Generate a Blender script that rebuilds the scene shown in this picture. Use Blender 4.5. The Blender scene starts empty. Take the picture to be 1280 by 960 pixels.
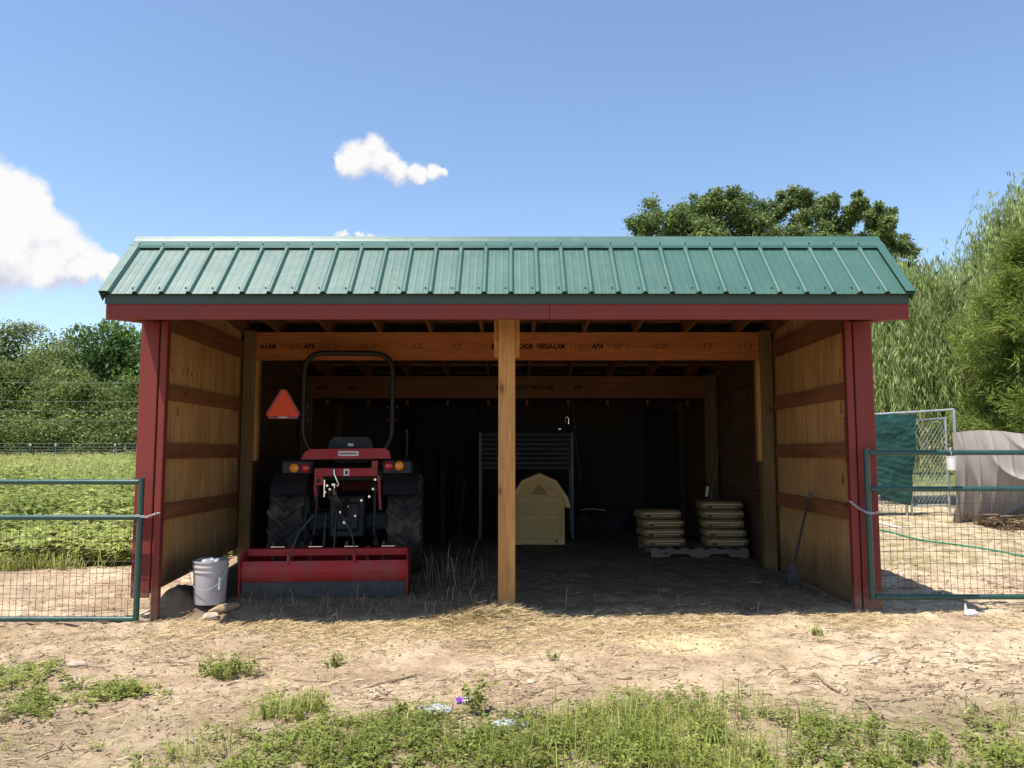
import bpy, bmesh, math, random
import numpy as np
from mathutils import Vector, Matrix

S = bpy.context.scene
COL = S.collection
R = math.radians
rng = np.random.default_rng(7)
random.seed(7)

# ------------------------------------------------------------------ camera
CAM_H, PITCH, F = 1.40, R(5.05), 962.0
cam = bpy.data.cameras.new('camera')
cam.sensor_width = 36.0
cam.lens = 36.0 * F / 1280.0
cam.clip_start, cam.clip_end = 0.05, 3000.0
cam_o = bpy.data.objects.new('camera', cam)
cam_o.location = (0, 0, CAM_H)
cam_o.rotation_euler = (R(90) + PITCH, 0, 0)
COL.objects.link(cam_o)
S.camera = cam_o

def at(u, v, Y):
    """photo pixel (1280x960) seen at distance Y -> world point"""
    a, b = (u - 640) / F, (480 - v) / F
    t = Y / (math.cos(PITCH) - b * math.sin(PITCH))
    return Vector((a * t, Y, CAM_H + t * (math.sin(PITCH) + b * math.cos(PITCH))))

# ------------------------------------------------------------------ sun, sky
SUN = Vector((-0.30, -0.235, 1.0)).normalized()          # towards the sun
sun = bpy.data.lights.new('sun', 'SUN')
sun.energy, sun.angle, sun.color = 5.0, R(0.53), (1.0, 0.95, 0.86)
sun_o = bpy.data.objects.new('sun', sun)
sun_o.rotation_euler = SUN.to_track_quat('Z', 'Y').to_euler()
sun_o.location = (-20, -15, 60)
COL.objects.link(sun_o)

W = bpy.data.worlds.new('World')
S.world = W
W.use_nodes = True
wn, wl = W.node_tree.nodes, W.node_tree.links
wn.clear()

def wnode(t, **kw):
    n = wn.new(t)
    for k, v in kw.items():
        setattr(n, k, v)
    return n

def wmath(op, a, b=None, clamp=False):
    n = wnode('ShaderNodeMath', operation=op, use_clamp=clamp)
    for i, s in enumerate((a, b)):
        if s is None:
            continue
        if isinstance(s, (int, float)):
            n.inputs[i].default_value = s
        else:
            wl.new(s, n.inputs[i])
    return n.outputs[0]

sky = wnode('ShaderNodeTexSky', sky_type='NISHITA')
sky.sun_disc = False
sky.sun_elevation = math.asin(SUN.z)
sky.sun_rotation = math.atan2(SUN.x, SUN.y)
sky.altitude, sky.air_density, sky.dust_density, sky.ozone_density = 100, 1.0, 0.4, 2.0
SKY_STRENGTH = 0.14
tc = wnode('ShaderNodeTexCoord')
# cloud shapes live in sky directions: puffs (direction, angular radius), edges broken up by noise
PUFFS = [(-12, 262, 50), (14, 232, 22), (36, 246, 24), (44, 268, 22), (20, 290, 42), (62, 300, 34), (92, 322, 26), (118, 334, 20), (137, 331, 13), (10, 325, 36),
         (55, 335, 26), (-50, 300, 70), (95, 345, 16), (128, 346, 10),
         (442, 199, 23), (464, 194, 21), (481, 203, 18), (424, 196, 11), (498, 217, 17), (521, 219, 15), (543, 217, 13), (557, 217, 8),
         (427, 297, 9), (443, 297, 8), (458, 297, 9)]
nz = wnode('ShaderNodeTexNoise')
nz.inputs['Scale'].default_value = 13
nz.inputs['Detail'].default_value = 7
nz.inputs['Roughness'].default_value = 0.68
wl.new(tc.outputs['Generated'], nz.inputs['Vector'])
nsub = wnode('ShaderNodeVectorMath', operation='SUBTRACT')
wl.new(nz.outputs['Color'], nsub.inputs[0])
nsub.inputs[1].default_value = (0.5, 0.5, 0.5)
nsc = wnode('ShaderNodeVectorMath', operation='SCALE')
wl.new(nsub.outputs[0], nsc.inputs[0])
nsc.inputs['Scale'].default_value = 0.050
nadd = wnode('ShaderNodeVectorMath', operation='ADD')
wl.new(tc.outputs['Generated'], nadd.inputs[0])
wl.new(nsc.outputs[0], nadd.inputs[1])
def field(vec, shift):
    best = None
    for (u, v, r) in PUFFS:
        d = (at(u, v, 10.0) - Vector((0, 0, CAM_H))).normalized()
        d = Vector((d.x, d.y, d.z + shift * r / F))
        dn = wnode('ShaderNodeVectorMath', operation='DISTANCE')
        wl.new(vec, dn.inputs[0])
        dn.inputs[1].default_value = d
        k = wmath('SUBTRACT', 1.0, wmath('DIVIDE', dn.outputs['Value'], r / F * 1.12))
        best = k if best is None else wmath('MAXIMUM', best, k)
    return best
fld = field(nadd.outputs[0], 0)
mr = wnode('ShaderNodeMapRange', interpolation_type='SMOOTHSTEP')
wl.new(fld, mr.inputs['Value'])
mr.inputs['From Min'].default_value = 0.0
mr.inputs['From Max'].default_value = 0.46
fld2 = field(nadd.outputs[0], 0.55)                     # nearer the crest of a puff = whiter
mr2 = wnode('ShaderNodeMapRange', interpolation_type='SMOOTHSTEP')
nz2 = wnode('ShaderNodeTexNoise')
nz2.inputs['Scale'].default_value = 22
nz2.inputs['Detail'].default_value = 5
wl.new(tc.outputs['Generated'], nz2.inputs['Vector'])
wl.new(wmath('ADD', fld2, wmath('MULTIPLY', wmath('SUBTRACT', nz2.outputs['Fac'], 0.5), 2.4)), mr2.inputs['Value'])
mr2.inputs['From Min'].default_value = -0.20
mr2.inputs['From Max'].default_value = 0.55
cc = wnode('ShaderNodeMixRGB')
cc.inputs[1].default_value = (0.66, 0.70, 0.84, 1)
cc.inputs[2].default_value = (1.03, 1.02, 1.02, 1)
wl.new(mr2.outputs[0], cc.inputs[0])
bg = wnode('ShaderNodeBackground')
bg.inputs['Strength'].default_value = SKY_STRENGTH
wl.new(sky.outputs[0], bg.inputs['Color'])
bgc = wnode('ShaderNodeBackground')
bgc.inputs['Strength'].default_value = 0.62
wl.new(cc.outputs[0], bgc.inputs['Color'])
mx = wnode('ShaderNodeMixShader')
wl.new(mr.outputs[0], mx.inputs[0])
wl.new(bg.outputs[0], mx.inputs[1])
wl.new(bgc.outputs[0], mx.inputs[2])
wo = wnode('ShaderNodeOutputWorld')
wl.new(mx.outputs[0], wo.inputs['Surface'])

S.view_settings.view_transform = 'Standard'
S.view_settings.look = 'None'
S.view_settings.gamma = 1.0
S.view_settings.exposure = 0.62
S.cycles.max_bounces = 8
S.cycles.diffuse_bounces = 1
S.cycles.transparent_max_bounces = 8
S.cycles.use_denoising = True

# ------------------------------------------------------------------ mesh helpers
def link(o, parent=None):
    COL.objects.link(o)
    if parent:
        o.parent = parent
    return o

def tag(o, label=None, cat=None, group=None, kind=None):
    if label: o['label'] = label
    if cat: o['category'] = cat
    if group: o['group'] = group
    if kind: o['kind'] = kind
    return o

def empty(name, loc, label, cat, group=None, rz=0.0):
    o = bpy.data.objects.new(name, None)
    o.empty_display_size = 0.2
    o.location = loc
    o.rotation_euler = (0, 0, rz)
    link(o)
    return tag(o, label, cat, group)

class MB:
    """collects vertices and faces, then links them as ONE mesh object"""
    def __init__(s):
        s.v, s.f = [], []
    def add(s, vs, fs):
        n = len(s.v)
        s.v += [Vector(p) for p in vs]
        s.f += [tuple(i + n for i in f) for f in fs]
        return s
    def box(s, lo, hi, ch=0.0, M=None):
        (x0, y0, z0), (x1, y1, z1) = lo, hi
        if ch <= 0:
            vs = [(x0,y0,z0),(x1,y0,z0),(x1,y1,z0),(x0,y1,z0),(x0,y0,z1),(x1,y0,z1),(x1,y1,z1),(x0,y1,z1)]
            fs = [(0,3,2,1),(4,5,6,7),(0,1,5,4),(1,2,6,5),(2,3,7,6),(3,0,4,7)]
        else:                                            # chamfered box, 24 vertices
            c = ch
            bm = bmesh.new()
            bmesh.ops.create_cube(bm, size=1.0)
            for q in bm.verts:
                q.co = Vector(((x0+x1)/2 + q.co.x*(x1-x0), (y0+y1)/2 + q.co.y*(y1-y0), (z0+z1)/2 + q.co.z*(z1-z0)))
            bmesh.ops.bevel(bm, geom=list(bm.edges), offset=c, segments=1, affect='EDGES', profile=0.5)
            bm.verts.index_update()
            vs = [q.co.copy() for q in bm.verts]
            fs = [tuple(q.index for q in f.verts) for f in bm.faces]
            bm.free()
        if M is not None:
            vs = [M @ Vector(p) for p in vs]
        return s.add(vs, fs)
    def prism(s, poly, axis, a, b):
        """polygon in the plane across axis (x: (y,z); y: (x,z); z: (x,y)), extruded from a to b"""
        mk = {'x': lambda p, t: (t, p[0], p[1]), 'y': lambda p, t: (p[0], t, p[1]), 'z': lambda p, t: (p[0], p[1], t)}[axis]
        n = len(poly)
        vs = [mk(p, a) for p in poly] + [mk(p, b) for p in poly]
        fs = [tuple(range(n))[::-1], tuple(range(n, 2*n))] + [(i, (i+1) % n, n+(i+1) % n, n+i) for i in range(n)]
        return s.add(vs, fs)
    def tube(s, pts, r, n=8, cap=True):
        pts = [Vector(p) for p in pts]
        rr = r if isinstance(r, (list, tuple)) else [r]*len(pts)
        vs, fs = [], []
        ref = None
        for i, p in enumerate(pts):
            d = (pts[min(i+1, len(pts)-1)] - pts[max(i-1, 0)])
            d = d.normalized() if d.length > 1e-9 else Vector((0, 0, 1))
            if ref is None:
                ref = Vector((0, 0, 1)) if abs(d.z) < 0.9 else Vector((1, 0, 0))
            a = (ref - d * ref.dot(d))
            a = a.normalized() if a.length > 1e-6 else d.orthogonal().normalized()
            ref = a
            b = d.cross(a)
            for k in range(n):
                t = 2*math.pi*k/n
                vs.append(p + (a*math.cos(t) + b*math.sin(t))*rr[i])
        for i in range(len(pts)-1):
            for k in range(n):
                fs.append((i*n+k, i*n+(k+1) % n, (i+1)*n+(k+1) % n, (i+1)*n+k))
        if cap:
            fs.append(tuple(range(n))[::-1])
            fs.append(tuple(range((len(pts)-1)*n, len(pts)*n)))
        return s.add(vs, fs)
    def lathe(s, prof, n, c=(0, 0, 0), axis='z', cap=False):
        """profile of (radius, height along axis)"""
        vs, fs = [], []
        for (r, h) in prof:
            for k in range(n):
                t = 2*math.pi*k/n
                p = {'z': (r*math.cos(t), r*math.sin(t), h), 'x': (h, r*math.cos(t), r*math.sin(t)), 'y': (r*math.cos(t), h, r*math.sin(t))}[axis]
                vs.append((p[0]+c[0], p[1]+c[1], p[2]+c[2]))
        m = len(prof)
        for i in range(m-1):
            for k in range(n):
                fs.append((i*n+k, i*n+(k+1) % n, (i+1)*n+(k+1) % n, (i+1)*n+k))
        if cap:
            fs.append(tuple(range(n))[::-1])
            fs.append(tuple(range((m-1)*n, m*n)))
        return s.add(vs, fs)
    def build(s, name, mat, parent=None, smooth=False, local=False, label=None, kind=None):
        me = bpy.data.meshes.new(name)
        off = Vector((0, 0, 0)) if (local or parent is None) else parent_loc(parent)
        me.from_pydata([p - off for p in s.v], [], s.f)
        bm = bmesh.new()
        bm.from_mesh(me)
        bmesh.ops.recalc_face_normals(bm, faces=bm.faces)
        bm.to_mesh(me)
        bm.free()
        me.materials.append(mat)
        if smooth:
            smooth_by_angle(me, smooth if smooth is not True else 40)
        o = bpy.data.objects.new(name, me)
        link(o, parent)
        return tag(o, label, kind=kind)

def parent_loc(p):
    v = Vector((0, 0, 0))
    while p is not None:
        v += p.location
        p = p.parent
    return v

def smooth_by_angle(me, deg):
    me.polygons.foreach_set('use_smooth', [True]*len(me.polygons))
    me.set_sharp_from_angle(angle=R(deg))

def copy_of(o, loc, parent, rot=None):
    c = o.copy()
    COL.objects.link(c)
    c.parent = parent
    c.location = loc
    if rot is not None:
        c.rotation_euler = rot
    return c

def np_mesh(name, V, faces, mat, parent=None, tint=None, kind=None, loc=None, smooth=False):
    """fast mesh from numpy: faces is a list of (n,k) index arrays"""
    me = bpy.data.meshes.new(name)
    V = np.asarray(V, dtype=np.float32)
    if parent is not None:
        V = V - np.array(parent_loc(parent), dtype=np.float32)
    me.vertices.add(len(V))
    me.vertices.foreach_set('co', V.ravel())
    tot = np.concatenate([np.full(len(f), f.shape[1], dtype=np.int32) for f in faces])
    idx = np.concatenate([f.ravel() for f in faces]).astype(np.int32)
    me.loops.add(len(idx))
    me.loops.foreach_set('vertex_index', idx)
    me.polygons.add(len(tot))
    me.polygons.foreach_set('loop_start', np.concatenate([[0], np.cumsum(tot)[:-1]]).astype(np.int32))
    me.polygons.foreach_set('loop_total', tot)
    if smooth:
        me.polygons.foreach_set('use_smooth', np.ones(len(tot), dtype=bool))
    me.update(calc_edges=True)
    if tint is not None:
        a = me.attributes.new('tint', 'FLOAT', 'POINT')
        a.data.foreach_set('value', np.asarray(tint, dtype=np.float32))
    me.materials.append(mat)
    o = bpy.data.objects.new(name, me)
    link(o, parent)
    return tag(o, kind=kind)

def unit(a):
    return a / np.maximum(np.linalg.norm(a, axis=1, keepdims=True), 1e-9)

def leaf_geo(P, D, N, L, Wd, curl=0.15):
    """diamond leaves: P base, D axis, N normal, L length, Wd width -> V, quads"""
    D = unit(D)
    N = unit(N - D * np.sum(N*D, axis=1, keepdims=True))
    B = np.cross(D, N)
    L = np.asarray(L).reshape(-1, 1); Wd = np.asarray(Wd).reshape(-1, 1)
    n = len(P)
    V = np.empty((n, 4, 3))
    V[:, 0] = P
    V[:, 1] = P + D*L*0.45 + B*Wd*0.5 + N*L*curl*0.5
    V[:, 2] = P + D*L - N*L*curl
    V[:, 3] = P + D*L*0.45 - B*Wd*0.5 + N*L*curl*0.5
    f = (np.arange(n)*4).reshape(-1, 1) + np.array([[0, 1, 2], [0, 2, 3]]).reshape(1, 6)
    return V.reshape(-1, 3), f.reshape(-1, 3)

def blade_geo(P, H, Wd, head, bend, lean=0.12):
    """grass blades: 5 vertices each"""
    n = len(P)
    hx = np.stack([np.cos(head), np.sin(head), np.zeros(n)], 1)
    sx = np.stack([-np.sin(head), np.cos(head), np.zeros(n)], 1)
    H = H.reshape(-1, 1); Wd = np.asarray(Wd).reshape(-1, 1); bend = bend.reshape(-1, 1)
    up = np.array([[0, 0, 1.0]])
    mid = P + up*H*0.6 + hx*H*bend*0.35
    tip = P + up*H*(1.0-0.45*bend) + hx*H*bend*1.0
    V = np.empty((n, 5, 3))
    V[:, 0] = P - sx*Wd*0.5; V[:, 1] = P + sx*Wd*0.5
    V[:, 2] = mid + sx*Wd*0.42; V[:, 3] = mid - sx*Wd*0.42
    V[:, 4] = tip
    b = (np.arange(n)*5).reshape(-1, 1)
    f = np.concatenate([b + np.array([[0, 1, 2]]), b + np.array([[0, 2, 3]]), b + np.array([[3, 2, 4]])])
    return V.reshape(-1, 3), f

# ------------------------------------------------------------------ value noise (numpy)
_perm = np.random.default_rng(3).random((256, 256))
def vnoise(x, y):
    x = np.asarray(x, float); y = np.asarray(y, float)
    xi = np.floor(x).astype(int); yi = np.floor(y).astype(int)
    fx = x - xi; fy = y - yi
    fx = fx*fx*(3-2*fx); fy = fy*fy*(3-2*fy)
    g = lambda a, b: _perm[a & 255, b & 255]
    return (g(xi, yi)*(1-fx) + g(xi+1, yi)*fx)*(1-fy) + (g(xi, yi+1)*(1-fx) + g(xi+1, yi+1)*fx)*fy
def fbm(x, y, o=4):
    t, a, s = 0.0, 0.5, 0.0
    for k in range(o):
        t = t + a*vnoise(x*2**k + 17.3*k, y*2**k + 5.1*k); s += a; a *= 0.5
    return t/s
def sstep(a, b, x):
    t = np.clip((x-a)/(b-a), 0, 1)
    return t*t*(3-2*t)

# ------------------------------------------------------------------ ground height
def ground_z(x, y):
    x = np.asarray(x, float); y = np.asarray(y, float)
    inside = sstep(-3.15, -2.75, x) * (1-sstep(2.75, 3.1, x)) * sstep(6.72, 7.15, y) * (1-sstep(13.3, 14.2, y))
    z = 0.085*inside + np.clip(0.016*x, -0.06, 0.06)*(1-inside*0.5)
    z += (0.20+0.14*(fbm(y*1.9+3, x*0, 2)-0.5))*np.exp(-((x+3.02)/0.16)**2)*sstep(6.80, 6.98, y)*(1-sstep(9.0, 9.6, y))       # bank along the wall
    right = sstep(3.2, 4.2, x)*sstep(7.0, 8.5, y)
    z += right*np.minimum(0.045*np.maximum(y-7.0, 0), 0.30)
    back = sstep(9.0, 14.0, y)
    z += back*np.minimum(0.0186*np.maximum(y-9.0, 0), 1.0)*np.where(np.abs(x+0.05) < 3.2, sstep(13.8, 18, y), 1-0.85*right*(y < 20))
    near = np.exp(-((y-6)/9.0)**2)
    z += near*(0.05*(fbm(x*0.7+9, y*0.7, 2)-0.5) + 0.040*(fbm(x*3.1, y*3.1+4, 3)-0.5) + 0.040*(fbm(x*9+2, y*9, 2)-0.5) + 0.020*(fbm(x*26+2, y*26+7, 2)-0.5))
    # mound at the foot of the middle post and berm on the shade line
    z += 0.03*np.exp(-(((x+0.12)/0.42)**2 + ((y-6.62)/0.16)**2))
    return z

def axis_coords(segs):
    out = []
    for a, b, n in segs:
        out += list(np.linspace(a, b, n, endpoint=False))
    return np.array(out + [segs[-1][1]])
gx = axis_coords([(-700, -60, 14), (-60, -12, 40), (-12, -4.6, 60), (-4.6, 4.6, 520), (4.6, 12, 60), (12, 60, 40), (60, 700, 14)])
gy = axis_coords([(-60, 0, 14), (0, 3.2, 30), (3.2, 7.6, 280), (7.6, 10.5, 110), (10.5, 16, 70), (16, 60, 60), (60, 1200, 22)])
GX, GY = np.meshgrid(gx, gy)
GZ = ground_z(GX, GY)
nx, ny = len(gx), len(gy)
q = (np.arange(ny-1)[:, None]*nx + np.arange(nx-1)[None, :]).ravel()
gf = np.stack([q, q+1, q+nx+1, q+nx], 1)

# ------------------------------------------------------------------ materials
MATS = {}
def nm(name):
    m = bpy.data.materials.new(name)
    m.use_nodes = True
    m.node_tree.nodes.clear()
    return m
class NT:
    def __init__(s, m):
        s.n, s.l = m.node_tree.nodes, m.node_tree.links
    def node(s, t, **kw):
        n = s.n.new(t)
        for k, v in kw.items(): setattr(n, k, v)
        return n
    def put(s, sock, v):
        if hasattr(v, 'is_output'): s.l.new(v, sock)
        elif v is not None:
            if sock.type == 'RGBA' and len(v) == 3: v = (*v, 1)
            sock.default_value = v
    def coord(s, kind='Object', scale=(1, 1, 1), rnd=False):
        c = s.node('ShaderNodeTexCoord').outputs[kind] if kind != 'Position' else s.node('ShaderNodeNewGeometry').outputs['Position']
        if rnd:
            oi = s.node('ShaderNodeObjectInfo')
            mu = s.node('ShaderNodeMath', operation='MULTIPLY'); s.l.new(oi.outputs['Random'], mu.inputs[0]); mu.inputs[1].default_value = 37.0
            ad = s.node('ShaderNodeVectorMath', operation='ADD'); s.l.new(c, ad.inputs[0]); s.l.new(mu.outputs[0], ad.inputs[1])
            c = ad.outputs[0]
        mp = s.node('ShaderNodeMapping')
        s.l.new(c, mp.inputs['Vector'])
        mp.inputs['Scale'].default_value = scale
        return mp.outputs[0]
    def noise(s, vec, scale, detail=4, rough=0.55, dist=0.0):
        n = s.node('ShaderNodeTexNoise')
        s.l.new(vec, n.inputs['Vector'])
        n.inputs['Scale'].default_value = scale; n.inputs['Detail'].default_value = detail
        n.inputs['Roughness'].default_value = rough; n.inputs['Distortion'].default_value = dist
        return n.outputs['Fac']
    def ramp(s, fac, stops):
        r = s.node('ShaderNodeValToRGB')
        s.l.new(fac, r.inputs[0])
        el = r.color_ramp.elements
        while len(el) < len(stops): el.new(0.5)
        for e, (p, c) in zip(el, stops):
            e.position = p
            e.color = (*c, 1) if len(c) == 3 else c
        return r.outputs[0]
    def mix(s, fac, a, b, blend='MIX'):
        m = s.node('ShaderNodeMixRGB', blend_type=blend)
        s.put(m.inputs[0], fac); s.put(m.inputs[1], a); s.put(m.inputs[2], b)
        return m.outputs[0]
    def rangef(s, v, a, b, c=0.0, d=1.0):
        m = s.node('ShaderNodeMapRange', interpolation_type='SMOOTHSTEP')
        s.l.new(v, m.inputs['Value'])
        for k, x in zip(('From Min', 'From Max', 'To Min', 'To Max'), (a, b, c, d)): m.inputs[k].default_value = x
        return m.outputs[0]
    def math(s, op, a, b=None):
        m = s.node('ShaderNodeMath', operation=op)
        s.put(m.inputs[0], a); s.put(m.inputs[1], b)
        return m.outputs[0]
    def bump(s, h, strength, dist=0.01, prev=None):
        b = s.node('ShaderNodeBump')
        b.inputs['Strength'].default_value = strength; b.inputs['Distance'].default_value = dist
        s.l.new(h, b.inputs['Height'])
        if prev is not None: s.l.new(prev, b.inputs['Normal'])
        return b.outputs[0]
    def out(s, color, rough=0.6, metal=0.0, normal=None, spec=0.5, trans=None, coat=0.0):
        p = s.node('ShaderNodeBsdfPrincipled')
        s.put(p.inputs['Base Color'], color); s.put(p.inputs['Roughness'], rough); s.put(p.inputs['Metallic'], metal)
        p.inputs['Specular IOR Level'].default_value = spec
        p.inputs['Coat Weight'].default_value = coat
        if normal is not None: s.l.new(normal, p.inputs['Normal'])
        sh = p.outputs[0]
        if trans:
            t = s.node('ShaderNodeBsdfTranslucent')
            s.put(t.inputs['Color'], trans[1])
            mxs = s.node('ShaderNodeMixShader'); mxs.inputs[0].default_value = trans[0]
            s.l.new(sh, mxs.inputs[1]); s.l.new(t.outputs[0], mxs.inputs[2])
            sh = mxs.outputs[0]
        o = s.node('ShaderNodeOutputMaterial')
        s.l.new(sh, o.inputs['Surface'])

def plain(name, col, rough=0.6, metal=0.0, var=0.25, scale=8.0, bump=0.15, spec=0.5, dirt=None, dirt_amt=0.5, coat=0.0):
    """a painted / plastic / metal surface with uneven tone, fine relief and optional grime"""
    m = nm(name); t = NT(m)
    co = t.coord('Object', rnd=True)
    n1 = t.noise(co, scale, 5)
    c = t.ramp(n1, [(0.25, tuple(x*(1-var) for x in col)), (0.75, tuple(min(1, x*(1+var*0.7)) for x in col))])
    if dirt:
        n2 = t.noise(co, scale*0.6, 6, 0.65)
        c = t.mix(t.rangef(n2, 0.62-0.28*dirt_amt, 0.80, 0, 0.85), c, dirt)
    n3 = t.noise(co, scale*9, 3)
    rg = t.rangef(n1, 0.2, 0.8, max(0.05, rough-0.1), min(1, rough+0.12))
    t.out(c, rg, metal, t.bump(n3, bump, 0.004), spec, coat=coat)
    MATS[name] = m
    return m

def wood(name, a, b, axis='z', ring=14.0, knots=True, rough=0.75, grey=None):
    """sawn wood: grain stretched along axis, darker streaks, knots"""
    m = nm(name); t = NT(m)
    st = {'x': (0.05, 1, 1), 'y': (1, 0.05, 1), 'z': (1, 1, 0.05)}[axis]
    co = t.coord('Object', st, rnd=True)
    g = t.noise(co, ring, 6, 0.6, 0.6)
    g2 = t.noise(co, ring*5, 3, 0.5)
    c = t.ramp(g, [(0.30, b), (0.52, tuple((x+y)/2 for x, y in zip(a, b))), (0.72, a)])
    c = t.mix(t.rangef(g2, 0.40, 0.72, 0, 0.55), c, tuple(x*0.62 for x in b))
    co2 = t.coord('Object', (1, 1, 1), rnd=True)
    big = t.noise(co2, 1.3, 3)
    c = t.mix(t.rangef(big, 0.40, 0.75, 0, 0.45), c, tuple(x*0.7 for x in b))
    if knots:
        v = t.node('ShaderNodeTexVoronoi')
        kc = t.coord('Object', tuple(1 if s == 1 else 0.45 for s in st), rnd=True)
        t.l.new(kc, v.inputs['Vector']); v.inputs['Scale'].default_value = 5.0
        c = t.mix(t.rangef(v.outputs['Distance'], 0.06, 0.13, 0.9, 0.0), c, tuple(x*0.22 for x in b))
        c = t.mix(t.rangef(v.outputs['Distance'], 0.12, 0.28, 0.35, 0.0), c, tuple(x*0.7 for x in b))
    if grey:
        c = t.mix(t.rangef(t.noise(co2, 2.5, 5), 0.4, 0.7, 0, 0.6), c, grey)
    t.out(c, rough, 0, t.bump(g2, 0.25, 0.003), 0.3)
    MATS[name] = m
    return m

def plywood(name, a, b, stain=None):
    m = nm(name); t = NT(m)
    co = t.coord('Object', (1, 1, 0.035))
    g = t.noise(co, 9, 7, 0.62, 1.2)
    g2 = t.noise(co, 46, 3, 0.6)
    co2 = t.coord('Object')
    c = t.ramp(g, [(0.28, b), (0.50, tuple((x+y)/2 for x, y in zip(a, b))), (0.66, a)])
    c = t.mix(t.rangef(g2, 0.45, 0.70, 0, 0.7), c, tuple(x*0.5 for x in b))
    big = t.noise(co2, 1.1, 4)
    c = t.mix(t.rangef(big, 0.42, 0.72, 0, 0.55), c, tuple(x*0.62 for x in b))
    v = t.node('ShaderNodeTexVoronoi'); t.l.new(t.coord('Object', (1, 1, 0.4)), v.inputs['Vector']); v.inputs['Scale'].default_value = 2.6
    c = t.mix(t.rangef(v.outputs['Distance'], 0.04, 0.09, 0.85, 0.0), c, tuple(x*0.2 for x in b))
    if stain:                                            # splashed mud along the foot of the wall
        sp = t.node('ShaderNodeSeparateXYZ'); t.l.new(t.node('ShaderNodeNewGeometry').outputs['Position'], sp.inputs[0])
        hz = t.math('ADD', sp.outputs['Z'], t.math('MULTIPLY', t.noise(co2, 3.0, 5), 0.5))
        c = t.mix(t.rangef(hz, 0.42, 0.85, 0.8, 0.0), c, stain)
    t.out(c, 0.8, 0, t.bump(g2, 0.3, 0.002), 0.25)
    MATS[name] = m
    return m

def leafmat(name, dark, mid, light, trans=0.35, rough=0.55):
    m = nm(name); t = NT(m)
    a = t.node('ShaderNodeAttribute', attribute_name='tint')
    c = t.ramp(a.outputs['Fac'], [(0.0, dark), (0.5, mid), (1.0, light)])
    t.out(c, rough, 0, None, 0.3, trans=(trans, t.mix(0.5, c, light)))
    MATS[name] = m
    return m

def leaf_plain(name, stops, rough=0.9, trans=0.15):
    m = nm(name); t = NT(m)
    a = t.node('ShaderNodeAttribute', attribute_name='tint')
    c = t.ramp(a.outputs['Fac'], stops)
    t.out(c, rough, 0, None, 0.2, trans=(trans, c))
    MATS[name] = m
    return m

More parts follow.
